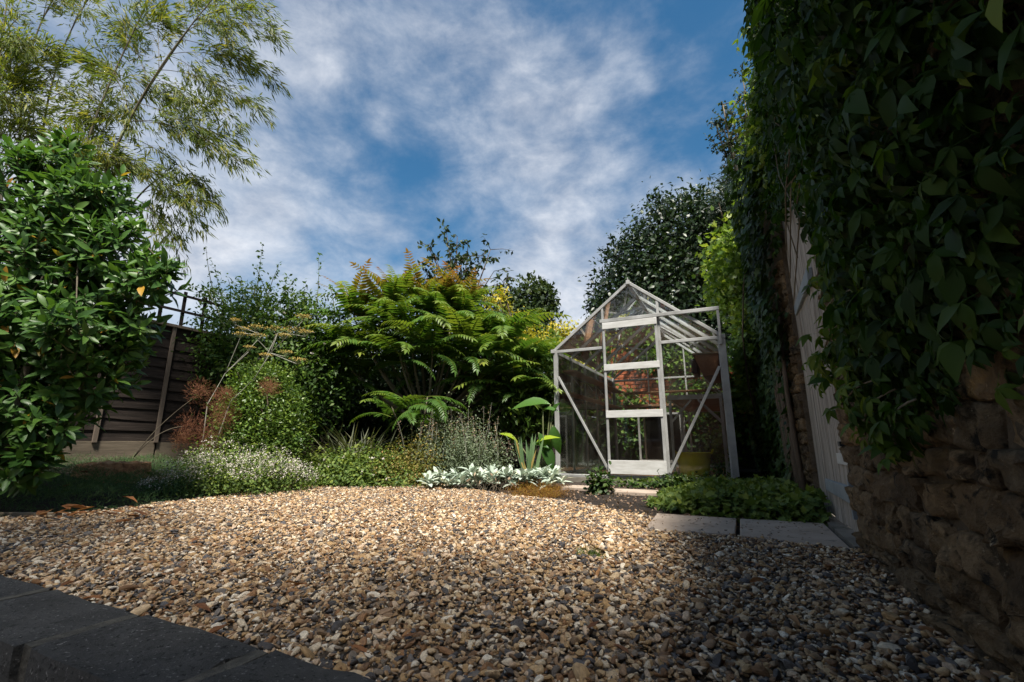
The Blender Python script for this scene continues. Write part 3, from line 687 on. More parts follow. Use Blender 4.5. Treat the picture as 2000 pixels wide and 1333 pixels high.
for k, v0 in enumerate((-0.47, 1.37, 3.21, 5.05, 6.89)):
    fp = thing('fence_panel', panel_labs[k], 'fence', (FX, v0 + 0.92, 0.25), 'lap fence panels along the garden side')
    for s_ in range(11):
        o = link('slat', SL[(s_ * 5 + k * 3) % 6], fp); o.location = (FX + random.uniform(-0.003, 0.003), v0 + 0.92, fz0 + 0.06 + s_ * 0.128); o.rotation_euler = (random.gauss(0, 0.003), 0, 0)
    for b_ in (0.61, 1.22, 1.815):
        MB().box((FX + 0.024, v0 + b_ - 0.02, fz0 - 0.02), (FX + 0.046, v0 + b_ + 0.02, 1.86)).build('batten', M['batten'], fp)
    MB().box((FX - 0.03, v0, 1.862), (FX + 0.06, v0 + 1.83, 1.895)).build('capping', M['batten'], fp)
    MB().box((FX - 0.02, v0, 0.1), (FX + 0.02, v0 + 1.82, fz0 - 0.005)).build('gravel_board', M['old_timber'], fp, bevel=0.004)
    MB().box((FX - 0.08, v0 + 1.79, 0.0), (FX - 0.006, v0 + 1.87, 1.855)).build('post', M['fence_wood'], fp)
tr = thing('trellis', 'square wooden trellis on top of the lap fence', 'trellis', (FX, 4.0, 1.9))
for v_ in np.arange(2.5, 5.0, 0.255): MB().box((FX - 0.012, v_ - 0.018, 1.896), (FX + 0.008, v_ + 0.018, 2.36)).build('upright', M['fence_wood'], tr)
for z_ in (2.09, 2.30): MB().box((FX + 0.009, 2.4, z_ - 0.015), (FX + 0.027, 5.05, z_ + 0.015)).build('rail', M['fence_wood'], tr)
# back boundary fence, mostly behind shrubs
for k, u0 in enumerate((-6.28, -4.42)):
    fp = thing('fence_panel', ('dark boundary fence panel behind the hedge in the corner', 'dark boundary fence panel behind the sumac')[k], 'fence', (u0 + 0.92, 9.0, 0.1), 'back boundary fence panels')
    for s_ in range(12):
        o = link('slat', SL[(s_ * 5 + k) % 6], fp); o.location = (u0 + 0.92, 9.0, 0.2 + s_ * 0.128); o.rotation_euler = (0, 0, R(-90))
    for b_ in (0.02, 0.91, 1.80): MB().box((u0 + b_ - 0.02, 8.93, 0.1), (u0 + b_ + 0.02, 8.97, 1.72)).build('batten', M['batten'], fp)

# ---- red brick wall seen through the greenhouse
bk = thing('brick_wall', 'red brick garden wall behind the greenhouse', 'wall', (-1.2, 9.7, 0))
MB().box((-2.6, 9.62, -0.3), (0.43, 9.85, 1.9)).build('wall_core', M['mortar'], bk)
BR = []
for k in range(4):
    me = block_mesh(0.213, 0.07, 0.063, 900 + k, 'brick', cuts=1, amp=0.0015, rnd=0.04); me.materials.append(M['brick']); BR.append(me)
for row in range(18):
    z = 0.6 + row * 0.075
    for c_ in range(13):
        x = -2.55 + c_ * 0.225 + (0.112 if row % 2 else 0)
        if x > 0.3: continue
        o = link('brick', BR[(row * 7 + c_ * 3) % 4], bk); o.location = (x + random.gauss(0, 0.002), 9.6 + random.gauss(0, 0.002), z); o.rotation_euler = (0, 0, random.gauss(0, 0.006))
MB().box((-2.62, 9.56, 1.905), (0.43, 9.9, 1.97)).build('coping', M['concrete'], bk, bevel=0.01)

# ---- unseen building added behind the camera to shade the patio
hs = thing('house', 'brick house standing behind the patio', 'house', (-3.0, -9.0, -0.45))
MB().box((-9.0, -13.0, -0.5), (1.2, -7.5, 4.2)).build('wall', M['house_brick'], hs)
mb = MB(); mb.hexa([(-9.3, -13.3, 4.201), (1.5, -13.3, 4.201), (1.5, -7.2, 4.201), (-9.3, -7.2, 4.201), (-9.3, -10.3, 5.6), (1.5, -10.3, 5.6), (1.5, -10.2, 5.6), (-9.3, -10.2, 5.6)]); mb.build('roof', M['terracotta'], hs)
for x in (-6.8, -3.8):
    f_ = MB().box((x, -7.52, 0.5), (x + 1.3, -7.46, 1.7)).build('window', M['kick'], hs); MB().box((x + 0.07, -7.47, 0.57), (x + 1.23, -7.455, 1.63)).build('pane', M['black_plastic'], f_)

# ================================================================== greenhouse
GX, GY, GW, GL = -1.945, 5.328, 1.894, 3.05
Z0, ZE, ZR, ZT = 0.079, 1.569, 2.33, 1.872
g = thing('greenhouse', 'aluminium framed glass greenhouse with sliding door', 'greenhouse', (GX + GW / 2, GY + GL / 2, 0))
AL = M['aluminium']
def gp(a, b, z): return Vector((GX + a, GY + b, z))
def gbar(name, p, q, w=0.03, d=0.03, mat=AL, up=(0, 0, 1)): return MB().bar(gp(*p), gp(*q), w, d, up).build(name, mat, g, bevel=0.003)
# plinth and sill
mb = MB()
MB().box((GX - 0.05, GY - 0.05, -0.2), (GX + GW + 0.05, GY + 0.05, 0.045)).build('plinth', M['concrete'], g, bevel=0.006)
MB().box((GX - 0.05, GY + 0.051, -0.2), (GX + 0.05, GY + GL + 0.05, 0.045)).build('plinth', M['concrete'], g)
MB().box((GX + GW - 0.05, GY + 0.051, -0.2), (GX + GW + 0.05, GY + GL + 0.05, 0.045)).build('plinth', M['concrete'], g)
MB().box((GX + 0.051, GY + GL - 0.05, -0.2), (GX + GW - 0.051, GY + GL + 0.05, 0.045)).build('plinth', M['concrete'], g)
MB().box((GX - 0.035, GY - 0.045, 0.046), (GX + GW + 0.035, GY + 0.03, Z0)).build('sill', AL, g, bevel=0.004)
for a in (0, GW): MB().box((GX + a - 0.03, GY + 0.031, 0.046), (GX + a + 0.03, GY + GL - 0.031, Z0)).build('sill', AL, g, bevel=0.004)
MB().box((GX - 0.03, GY + GL - 0.03, 0.046), (GX + GW + 0.03, GY + GL + 0.03, Z0)).build('sill', AL, g)
MB().box((GX + 0.051, GY + 0.051, -0.1), (GX + GW - 0.051, GY + GL - 0.051, 0.03)).build('floor', rough_mat('chippings', [(0.3, (0.2, 0.1, 0.05)), (0.7, (0.42, 0.24, 0.13))], 30, rough=0.95, bmp=1.0, bdist=0.02), g)
# posts
for a in (0, GW):
    for b in (0, GL): MB().box((GX + a - 0.026, GY + b - 0.026, Z0), (GX + a + 0.026, GY + b + 0.026, ZE)).build('corner_post', AL, g, bevel=0.004)
def roof_z(a): return ZE + (ZR - ZE) * (1 - abs(a - GW / 2) / (GW / 2))
for a in (0.0, GW):
    gbar('eave_gutter', (a + (-0.03 if a == 0 else 0.03), -0.04, ZE - 0.01), (a + (-0.03 if a == 0 else 0.03), GL + 0.04, ZE - 0.01), 0.05, 0.045)
gbar('ridge', (GW / 2, -0.03, ZR), (GW / 2, GL + 0.03, ZR), 0.045, 0.05)
MB().bar(gp(GW / 2, -0.02, ZR + 0.02), gp(GW / 2, -0.02, ZR + 0.06), 0.012, 0.012).build('finial', AL, g)
for b in (0.0, GL):
    gbar('gable_rafter', (-0.02, b, ZE - 0.0), (GW / 2, b, ZR), 0.04, 0.035); gbar('gable_rafter', (GW + 0.02, b, ZE), (GW / 2, b, ZR), 0.04, 0.035)
for i in range(1, 5):
    b = i * 0.61
    for a in (0, GW):
        gbar('side_bar', (a, b, Z0), (a, b, ZE - 0.03), 0.022, 0.03, up=(1, 0, 0))
        gbar('rafter', (a, b, ZE), (GW / 2, b, ZR), 0.024, 0.03)
# front gable
D0, D1 = 0.625, 1.255
gbar('gable_bar', (0.615, 0, Z0), (0.615, 0, roof_z(0.615) - 0.02), 0.026, 0.03, up=(0, 1, 0)); gbar('gable_bar', (1.265, 0, Z0), (1.265, 0, roof_z(1.265) - 0.02), 0.03, 0.03, up=(0, 1, 0))
gbar('gable_rail', (0.02, -0.004, ZE - 0.015), (0.6, -0.004, ZE - 0.015), 0.03, 0.035); gbar('gable_rail', (1.28, -0.004, ZE - 0.015), (GW - 0.02, -0.004, ZE - 0.015), 0.03, 0.035)
gbar('gable_rail', (D0, 0.01, ZT - 0.02), (D1, 0.01, ZT - 0.02), 0.02, 0.03)
gbar('door_track', (0.59, -0.045, ZT), (GW + 0.02, -0.045, ZT), 0.035, 0.04); gbar('track_post', (GW + 0.005, -0.045, ZE - 0.1), (GW + 0.005, -0.045, ZT - 0.021), 0.028, 0.028, up=(0, 1, 0))
gbar('brace', (0.035, -0.028, 1.235), (0.615, -0.028, 0.13), 0.012, 0.028, up=(0, 0, 1)); gbar('brace', (GW - 0.03, -0.028, 1.235), (1.275, -0.028, 0.12), 0.012, 0.03)
MB().box((GX + GW - 0.01, GY - 0.034, 0.1), (GX + GW + 0.05, GY - 0.027, ZE - 0.03)).build('door_stop', AL, g)
# back gable
for a in (0.63, 1.26): gbar('gable_bar', (a, GL, Z0), (a, GL, roof_z(a) - 0.02), 0.024, 0.028, up=(0, 1, 0))
gbar('gable_rail', (0.02, GL, ZE - 0.015), (GW - 0.02, GL, ZE - 0.015), 0.028, 0.03)
# sliding door
dd = MB().box((GX + D0 - 0.005, GY - 0.062, Z0 + 0.01), (GX + D0 + 0.022, GY - 0.034, ZT - 0.022))
dd.box((GX + D1 - 0.03, GY - 0.062, Z0 + 0.01), (GX + D1, GY - 0.034, ZT - 0.022))
door = dd.build('door', AL, g, bevel=0.003)
for (z0, z1, nm) in ((1.765, 1.845, 'panel'), (1.262, 1.338, 'panel'), (0.715, 0.797, 'panel'), (0.095, 0.245, 'kick_plate')):
    MB().box((GX + D0 - 0.004, GY - 0.072, z0), (GX + D1 - 0.002, GY - 0.0625, z1)).build(nm, M['kick'], door, bevel=0.003)
for (z0, z1) in ((0.25, 0.712), (0.8, 1.26), (1.34, 1.763)): MB().box((GX + D0 + 0.023, GY - 0.051, z0), (GX + D1 - 0.031, GY - 0.047, z1)).build('pane', M['glass'], door)
# glazing
GM = M['glass']
def pane(*pts, nrm=(0, 1, 0), th=0.004):
    n_ = Vector(nrm).normalized() * th; mb = MB(); p = [Vector(q) for q in pts]; k = len(p); b0 = len(mb.v)
    mb.v += [tuple(q) for q in p] + [tuple(q + n_) for q in p]; mb.f += [tuple(reversed(range(k))), tuple(range(k, 2 * k))] + [(i, (i + 1) % k, k + (i + 1) % k, k + i) for i in range(k)]
    return mb.build('pane', GM, g)
for b in (0.0, GL):
    ed = [0.03, 0.6, 0.63, 1.25, 1.28, GW - 0.03]
    for k in range(3):
        a0, a1 = ed[2 * k], ed[2 * k + 1]
        if not (b == 0 and k == 1):
            pane(gp(a0, b, Z0 + 0.005), gp(a1, b, Z0 + 0.005), gp(a1, b, 0.82), gp(a0, b, 0.82)); pane(gp(a0, b, 0.824), gp(a1, b, 0.824), gp(a1, b, ZE - 0.035), gp(a0, b, ZE - 0.035))
        zl = ZE + 0.005 if not (b == 0 and k == 1) else ZT
        pts = [gp(a0, b, zl), gp(a1, b, zl), gp(a1, b, max(roof_z(a1) - 0.03, zl + 0.002))]
        if k == 1: pts.append(gp(GW / 2, b, ZR - 0.04))
        pts.append(gp(a0, b, max(roof_z(a0) - 0.03, zl + 0.002)))
        pane(*pts)
for i in range(5):
    b0, b1 = i * 0.61 + 0.015, (i + 1) * 0.61 - 0.015
    for a, s_ in ((0.0, -1), (GW, 1)):
        pane(gp(a, b0, Z0 + 0.005), gp(a, b1, Z0 + 0.005), gp(a, b1, 0.82), gp(a, b0, 0.82), nrm=(1, 0, 0)); pane(gp(a, b0, 0.824), gp(a, b1, 0.824), gp(a, b1, ZE - 0.04), gp(a, b0, ZE - 0.04), nrm=(1, 0, 0))
        dz = Vector((0, 0, 0.012)); n_ = Vector((s_ * (ZR - ZE), 0, GW / 2))
        def sl_(t_, b): return gp(a + (GW / 2 - a) * t_, b, ZE + (ZR - ZE) * t_) + dz
        vent = (s_ == -1 and i in (1,)) or (s_ == 1 and i in (3,))
        pane(sl_(0.02, b0), sl_(0.02, b1), sl_(0.49, b1), sl_(0.49, b0), nrm=n_)
        if not vent: pane(sl_(0.5, b0), sl_(0.5, b1), sl_(0.975, b1), sl_(0.975, b0), nrm=n_)
        else:
            c = n_.normalized(); lift = 0.16 if s_ == -1 else 0.05
            q0, q1 = sl_(0.5, b0) + c * lift, sl_(0.5, b1) + c * lift; q2, q3 = sl_(0.975, b1) + c * 0.02, sl_(0.975, b0) + c * 0.02
            vm = MB().bar(q0, q1, 0.05, 0.02).bar(q1, q2, 0.025, 0.02).bar(q3, q0, 0.025, 0.02); vf = vm.build('roof_vent', AL, g)
            pn = pane(q0, q1, q2, q3, nrm=n_); pn.parent = vf; pn.matrix_parent_inverse = Matrix.Identity(4)
# shelves fixed to the side and back
def shelf(a0, a1, b0, b1, z, th=0.022, mat=M['shelf_wood']): return MB().box((GX + a0, GY + b0, z - th), (GX + a1, GY + b1, z)).build('shelf', mat, g, bevel=0.003)
shelf(0.04, 0.2, 0.12, 2.95, 1.335); shelf(0.04, 0.18, 0.12, 2.95, 1.05)
shelf(0.25, 1.84, 2.78, 2.98, 1.3); shelf(0.25, 1.84, 2.62, 2.98, 1.07, 0.04)
for a in (0.35, 0.75, 1.15, 1.55): MB().bar(gp(a, 2.3, 1.03), gp(a - 0.12, 2.95, 1.03), 0.05, 0.025).build('bearer', M['old_timber'], g)
for b in (0.5, 1.1, 1.7, 2.3): MB().bar(gp(0.03, b, 1.315), gp(0.15, b, 1.16), 0.015, 0.01).build('shelf_bracket', AL, g)

# ---- things inside the greenhouse
sb = thing('staging_bench', 'aluminium framed staging bench with dark top inside the greenhouse', 'bench', (GX + 1.57, GY + 1.2, 0.03))
x0, x1, y0, y1, zt = GX + 1.3, GX + 1.85, GY + 0.08, GY + 2.45, 0.93
MB().box((x0 + 0.01, y0 + 0.03, zt - 0.02), (x1 - 0.01, y1 - 0.02, zt - 0.005)).build('top', M['terracotta'], sb)
MB().bar((x0, y0, zt), (x1, y0, zt), 0.025, 0.05).bar((x0, y1, zt), (x1, y1, zt), 0.025, 0.05).bar((x0, y0 + 0.013, zt), (x0, y1 - 0.013, zt), 0.025, 0.05).bar((x1, y0 + 0.013, zt), (x1, y1 - 0.013, zt), 0.025, 0.05).build('top_frame', AL, sb)
for x in (x0 + 0.014, x1 - 0.014):
    for y in (y0 + 0.02, (y0 + y1) / 2, y1 - 0.02):
        MB().box((x - 0.014, y - 0.014, 0.03), (x + 0.014, y + 0.014, zt - 0.026)).build('leg', AL, sb)
for y in (y0 + 0.02, (y0 + y1) / 2):
    MB().bar((x0 + 0.02, y - 0.02, 0.66), (x0 + 0.24, y - 0.02, zt - 0.03), 0.008, 0.022).build('strut', AL, sb); MB().bar((x1 - 0.02, y - 0.02, 0.66), (x1 - 0.24, y - 0.02, zt - 0.03), 0.008, 0.022).build('strut', AL, sb)
mb = MB(); mb.bar((GX + 0.72, GY + 2.0, 0.12), (GX + 0.72, GY + 2.0, 0.85), 0.028, 0.028, (0, 1, 0)); 
lb = thing('low_bench', 'low metal rail bench at the far end inside the greenhouse', 'bench', (GX + 0.9, GY + 2.3, 0.03))
for a in (0.6, 1.22): 
    for b in (2.05, 2.55): MB().box((GX + a - 0.014, GY + b - 0.014, 0.03), (GX + a + 0.014, GY + b + 0.014, 0.86)).build('leg', AL, lb)
MB().bar(gp(0.58, 2.05, 0.16), gp(1.24, 2.05, 0.16), 0.02, 0.05).build('rail', AL, lb); MB().bar(gp(0.58, 2.05, 0.875), gp(1.24, 2.05, 0.875), 0.02, 0.03).build('rail', AL, lb)
MB().box((GX + 0.58, GY + 2.07, 0.865), (GX + 1.24, GY + 2.57, 0.89)).build('top', M['black_plastic'], lb)
MB().box((GX + 0.62, GY + 2.535, 0.1), (GX + 1.2, GY + 2.56, 0.86)).build('back_panel', M['black_plastic'], lb)
# yellow tub
tp = (GX + 1.5, GY + 0.27, 0.032)
tb_ = thing('yellow_tub', 'battered yellow plastic tub standing inside the greenhouse', 'tub', tp)
MB().lathe(tp, [(0.0, 0), (0.135, 0.0), (0.15, 0.06), (0.175, 0.22), (0.182, 0.285), (0.195, 0.29), (0.195, 0.3), (0.176, 0.3), (0.165, 0.2), (0.13, 0.02), (0, 0.02)], 28).build('body', M['yellow_plastic'], tb_, True)
MB().lathe((tp[0], tp[1], tp[2] + 0.2), [(0.0, 0.02), (0.08, 0.035), (0.164, 0.0)], 20).build('soil', M['soil'], tb_, True)
for s_ in (-1, 1):
    c = Vector(tp) + Vector((s_ * 0.185, 0, 0.285)); MB().tube([c + Vector((0, -0.06, 0)), c + Vector((s_ * 0.02, -0.045, 0.04)), c + Vector((s_ * 0.02, 0.045, 0.04)), c + Vector((0, 0.06, 0))], 0.01, 6).build('handle', M['yellow_plastic'], tb_, True)
# brown box and dark pot high on the wall side
hb = thing('wooden_trough', 'brown wooden trough fixed high inside the greenhouse', 'trough', (GX + 1.72, GY + 0.5, 1.2))
zc = 1.17
MB().hexa([(GX + 1.68, GY + 0.2, zc), (GX + 1.85, GY + 0.2, zc), (GX + 1.85, GY + 0.95, zc), (GX + 1.68, GY + 0.95, zc), (GX + 1.6, GY + 0.16, zc + 0.24), (GX + 1.86, GY + 0.16, zc + 0.24), (GX + 1.86, GY + 0.98, zc + 0.24), (GX + 1.6, GY + 0.98, zc + 0.24)]).build('body', M['terracotta'], hb, bevel=0.006)
MB().box((GX + 1.59, GY + 0.15, zc + 0.242), (GX + 1.86, GY + 0.99, zc + 0.262)).build('rim', M['old_timber'], hb)
MB().bar((GX + 1.87, GY + 0.3, 0.96), (GX + 1.68, GY + 0.3, zc - 0.008), 0.02, 0.014).bar((GX + 1.87, GY + 0.85, 0.96), (GX + 1.68, GY + 0.85, zc - 0.008), 0.02, 0.014).build('bracket', AL, hb)
MB().box((GX + 1.555, GY + 0.30, zc + 0.05), (GX + 1.628, GY + 0.72, zc + 0.225)).build('liner', M['black_plastic'], hb, bevel=0.02)

# ================================================================== planting
def mpx(Z): return Z / FPX
def pblob(x, y, Z, rpx, ry=None, rz=None):
    """blob seen at photo pixel x, y with radius in pixels at depth Z"""
    r = rpx * mpx(Z) * 1.05; return (tuple(dep(x, y, Z)), (r, r if ry is None else ry, r if rz is None else rz * mpx(Z)))
def shrub(name, label, cat, blobs, n, temps, size, mat, base, stem_mat='bark', n_stem=14, r0=0.02, group=None, parts=0, stuff='foliage', cut=None, stem_name='stems', **kw):
    o = thing(name, label, cat, base, group); L = Leaves(temps)
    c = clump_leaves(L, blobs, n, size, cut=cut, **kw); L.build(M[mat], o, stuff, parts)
    if n_stem:
        mb = MB(); tg = c[RNG.choice(len(c), min(n_stem, len(c)), replace=False)]; stems_to(mb, base, tg, r0, r0 * 0.25); mb.build(stem_name, M[stem_mat], o, True)
    return o
def tree(name, label, blobs, n, temps, size, mat, base, r0, bark='bark', group=None, limbs=18, **kw):
    o = thing(name, label, 'tree', base, group); L = Leaves(temps)
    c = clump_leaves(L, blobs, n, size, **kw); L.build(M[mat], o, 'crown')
    base = Vector(base); top = sum((Vector(b[0]) for b in blobs), Vector()) / len(blobs)
    mb = MB(); k = base.lerp(top, 0.55) + Vector((random.uniform(-.2, .2), random.uniform(-.2, .2), 0))
    mb.tube([base, base.lerp(k, 0.5) + Vector((0.05, 0.03, 0)), k], [r0, r0 * 0.8, r0 * 0.6], 8)
    tg = [b[0] for b in blobs] + list(c[RNG.choice(len(c), min(limbs, len(c)), replace=False)])
    stems_to(mb, k - Vector((0, 0, 0.1)), tg, r0 * 0.45, r0 * 0.06, 0.12); mb.build('trunk', M[bark], o, True)
    return o

# ---- trees beyond the garden
tree('evergreen_tree', 'tall dark dense evergreen tree towering behind the greenhouse',
     [pblob(1330, 470, 13, 95), pblob(1250, 500, 13.4, 62), pblob(1400, 450, 12.5, 80), pblob(1225, 560, 13.6, 70), pblob(1310, 590, 13, 120), pblob(1190, 620, 13.6, 45), pblob(1420, 580, 12.5, 100), pblob(1270, 680, 13, 110), pblob(1390, 690, 12.6, 110), pblob(1460, 430, 12.2, 80), pblob(1470, 500, 12.0, 90), pblob(1200, 490, 13.5, 22), pblob(1300, 410, 13, 32), pblob(1355, 395, 13, 28), pblob(1170, 590, 13.6, 26)],
     46000, T_SMALL, (0.10, 0.19), 'oak', (-1.2, 13.9, 0), 0.28, limbs=26, clump=0.19, per=16, shell=0.35)
tree('conifer_tree', 'dark feathery conifer rising above the creeper',
     [pblob(1440, 350, 11, 36), pblob(1425, 400, 11, 45), pblob(1470, 400, 11, 60)], 5000, T_LANCE, (0.12, 0.22), 'oak', dep(1470, 860, 11), 0.14, clump=0.22, per=18, shell=0.3)
tree('broadleaf_tree', 'dense dark round headed tree beyond the yellow tree',
     [pblob(1040, 590, 16, 42), pblob(1030, 630, 16, 48), pblob(1075, 600, 16, 14), pblob(1060, 570, 16, 22), pblob(990, 620, 16, 46), pblob(1010, 680, 16, 60)],
     8000, T_SMALL, (0.14, 0.24), 'oak2', dep(1020, 868, 16), 0.25, clump=0.22, per=14, shell=0.45)
tree('yellow_tree', 'bright golden yellow leaved tree behind the greenhouse',
     [pblob(1110, 680, 10.5, 42), pblob(1085, 660, 10.6, 30), pblob(1150, 690, 10.5, 46), pblob(1200, 730, 10.5, 40), pblob(1065, 690, 10.6, 26), pblob(1130, 740, 10.5, 50), pblob(1175, 780, 10.5, 34)],
     8000, T_SMALL, (0.06, 0.11), 'lime', dep(1130, 868, 10.6), 0.1, clump=0.24, per=14, shell=0.45)
# open thin tree: branches with sparse leaves
def open_tree(name, label, base, heads, n, size, mat, bark, spread, r0=0.1, temps=T_SMALL, per=9):
    o = thing(name, label, 'tree', base); L = Leaves(temps); mb = MB()
    base = Vector(base); heads = [Vector(h_) for h_ in heads]
    ctr = sum(heads, Vector()) / len(heads); fork = base.lerp(ctr, 0.6)
    mb.tube(bez(base, base.lerp(fork, 0.5) + Vector((0.1, 0, 0)), fork), [r0 * (1 - 0.05 * i) for i in range(9)], 7)
    for h_ in heads:
        pts = bez(fork, fork.lerp(h_, 0.5) + Vector((random.uniform(-1, 1), random.uniform(-1, 1), random.uniform(-.2, .6))) * spread * 0.5, h_, 7)
        mb.tube(pts, [r0 * 0.35 * (1 - i / 8) + 0.004 for i in range(8)], 5)
        for q in range(max(3, n // len(heads) // per)):
            i = random.randrange(3, 8); a = pts[i]; e = a + Vector((random.gauss(0, 1), random.gauss(0, 1), random.gauss(0.15, 0.7))) * spread * random.uniform(0.3, 0.9)
            mb.tube([a, a.lerp(e, 0.5) + Vector((0, 0, 0.05)), e], [0.012, 0.008, 0.004], 4)
            t_ = RNG.uniform(0.35, 1.05, per)[:, None]; P = np.array(a) + (np.array(e) - np.array(a)) * t_ + RNG.normal(size=(per, 3)) * spread * 0.1
            L.add(P, unit(rv(per) + (np.array(e) - np.array(a)) * 0.6 + [0, 0, -0.3]), unit(rv(per) + [0, 0, 0.8]), RNG.uniform(size[0], size[1], per), RNG.uniform(0.1, 0.9, per))
    L.build(M[mat], o, 'crown'); mb.build('trunk', M[bark], o, True); return o
open_tree('slender_tree', 'slender open crowned tree against the sky behind the sumac', dep(890, 868, 14),
          [dep(x, y, 14 + random.uniform(-.4, .4)) for x, y in ((835, 480), (825, 520), (850, 500), (872, 455), (893, 462), (915, 475), (945, 500), (958, 488), (900, 510), (925, 525), (965, 530), (880, 530), (850, 545), (985, 555), (990, 545), (940, 550))],
          1500, (0.12, 0.22), 'oak2', 'bark', 0.42, 0.12)
open_tree('lichened_tree', 'grey lichened tree with bowed branches above the creeper', (0.75, 9.8, 0),
          [dep(x, y, 8.3 + random.uniform(-.3, .3)) for x, y in ((1398, 245), (1412, 205), (1450, 150), (1475, 110), (1425, 280), (1460, 230), (1490, 180), (1440, 300), (1480, 280), (1415, 255), (1470, 330), (1500, 90), (1510, 150), (1505, 250), (1430, 225), (1455, 190), (1465, 265))],
          3400, (0.06, 0.11), 'oak2', 'pale_bark', 0.3, 0.12)

# ---- sparse tree added outside the picture so its crown dapples the near gravel
sh_b = [((x, y, 5.0 + 0.5 * math.sin(x * 2 + y)), (0.75, 0.5, 0.5)) for x, y in [(-2.6 + 0.62 * k, -1.9 + 0.2 * math.sin(k)) for k in range(9)] + [(-2.3 + 0.62 * k, -1.4 + 0.15 * math.cos(k)) for k in range(8)] + [(-1.6, -0.95), (0.0, -0.9), (1.2, -0.9)]]
tree('garden_tree', 'light crowned tree growing outside the wall by the house', sh_b, 6600, T_SMALL, (0.09, 0.14), 'oak2', (1.6, -1.3, 0), 0.12, clump=0.35, per=8, shell=0.2)

# ---- dark hedge mass along the back and side boundary
shrub('hedge', 'dark green hedge filling the corner behind the rose', 'hedge',
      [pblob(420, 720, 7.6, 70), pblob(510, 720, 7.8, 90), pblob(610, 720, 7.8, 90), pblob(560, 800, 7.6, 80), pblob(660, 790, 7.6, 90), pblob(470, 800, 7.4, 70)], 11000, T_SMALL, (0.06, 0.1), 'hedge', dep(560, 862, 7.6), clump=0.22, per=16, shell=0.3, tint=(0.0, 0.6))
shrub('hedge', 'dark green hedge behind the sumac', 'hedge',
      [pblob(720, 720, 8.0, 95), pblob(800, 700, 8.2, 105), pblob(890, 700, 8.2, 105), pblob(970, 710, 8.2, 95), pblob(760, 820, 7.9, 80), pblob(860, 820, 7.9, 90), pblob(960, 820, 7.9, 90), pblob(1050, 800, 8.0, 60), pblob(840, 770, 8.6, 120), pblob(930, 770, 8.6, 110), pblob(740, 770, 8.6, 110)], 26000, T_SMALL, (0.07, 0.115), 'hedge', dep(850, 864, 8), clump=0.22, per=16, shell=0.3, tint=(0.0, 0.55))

# ---- climbing rose
rb = dep(520, 880, 5.9); rose = thing('climbing_rose', 'sprawling climbing rose with long shoots above the fence', 'rose bush', rb)
L = Leaves(T_SMALL); rbl = [pblob(455, 650, 6.0, 62), pblob(520, 640, 6.0, 75), pblob(590, 650, 6.1, 70), pblob(650, 700, 6.3, 60), pblob(415, 690, 5.9, 34), pblob(560, 720, 6.0, 85), pblob(625, 770, 6.2, 60), pblob(480, 740, 6.1, 80), pblob(430, 610, 6.0, 36), pblob(500, 590, 6.0, 34), pblob(585, 600, 6.1, 36), pblob(400, 570, 6.0, 22), pblob(660, 640, 6.2, 24)]
c = clump_leaves(L, rbl, 19000, (0.04, 0.072), clump=0.24, per=14, shell=0.35, tint=(0.15, 0.85), top_tint=0.4)
mb = MB(); stems_to(mb, rb, c[RNG.choice(len(c), 40, replace=False)], 0.018, 0.004)
for (x0_, y0_, x1_, y1_) in ((425, 600, 403, 482), (440, 600, 420, 520), (500, 590, 513, 480), (520, 590, 545, 520), (560, 590, 560, 545), (615, 620, 622, 500), (475, 590, 470, 545), (655, 620, 645, 560), (540, 600, 575, 545), (450, 590, 445, 545), (600, 610, 598, 556), (530, 590, 500, 520)):
    a, e = dep(x0_, y0_, 6.0), dep(x1_, y1_, 6.0 + random.uniform(-.1, .1)); pts = bez(a, a.lerp(e, 0.55) + Vector((random.uniform(-.06, .06), random.uniform(-.06, .06), 0.05)), e, 8)
    mb.tube(pts, [0.007 * (1 - i / 11) for i in range(9)], 4)
    for i in range(2, 9):
        for q in range(4):
            L.add(np.array(pts[i])[None] + RNG.normal(size=(1, 3)) * 0.022, rv(1) + [[0, 0, 0.1]], rv(1) * 0.6 + [[0, 0, 1]], rvu(1, 0.04, 0.07), rvu(1, 0.2, 0.8))
    if random.random() < 0.3:
        L2 = None
L.build(M['rose'], rose, 'foliage'); mb.build('stems', M['green_stem'], rose, True)
for x, y in ((542, 607), (555, 610), (633, 672), (610, 690), (505, 700), (575, 640)):
    p = dep(x, y, 5.7); fl = Leaves(T_DISC); fl.add(np.repeat(np.array(p)[None], 6, 0), rv(6), rv(6), rvu(6, 0.02, 0.03), rvu(6, 0.5, 1)); q = fl.build(M['petal'], rose, 'flower'); del q['kind']

# ---- box bush
shrub('box_bush', 'rounded bright green box bush beside the bronze fennel', 'bush',
      [pblob(512, 770, 4.7, 52), pblob(495, 742, 4.7, 34), pblob(532, 748, 4.7, 32), pblob(520, 820, 4.7, 68), pblob(480, 830, 4.7, 52), pblob(552, 850, 4.7, 46), pblob(505, 870, 4.7, 64), pblob(562, 805, 4.7, 30)],
      21000, T_SMALL, (0.022, 0.04), 'box', tuple(dep(515, 905, 4.7)), clump=0.19, per=18, shell=0.5, tint=(0.25, 0.95), top_tint=0.5, up=0.8, droop=-0.3)

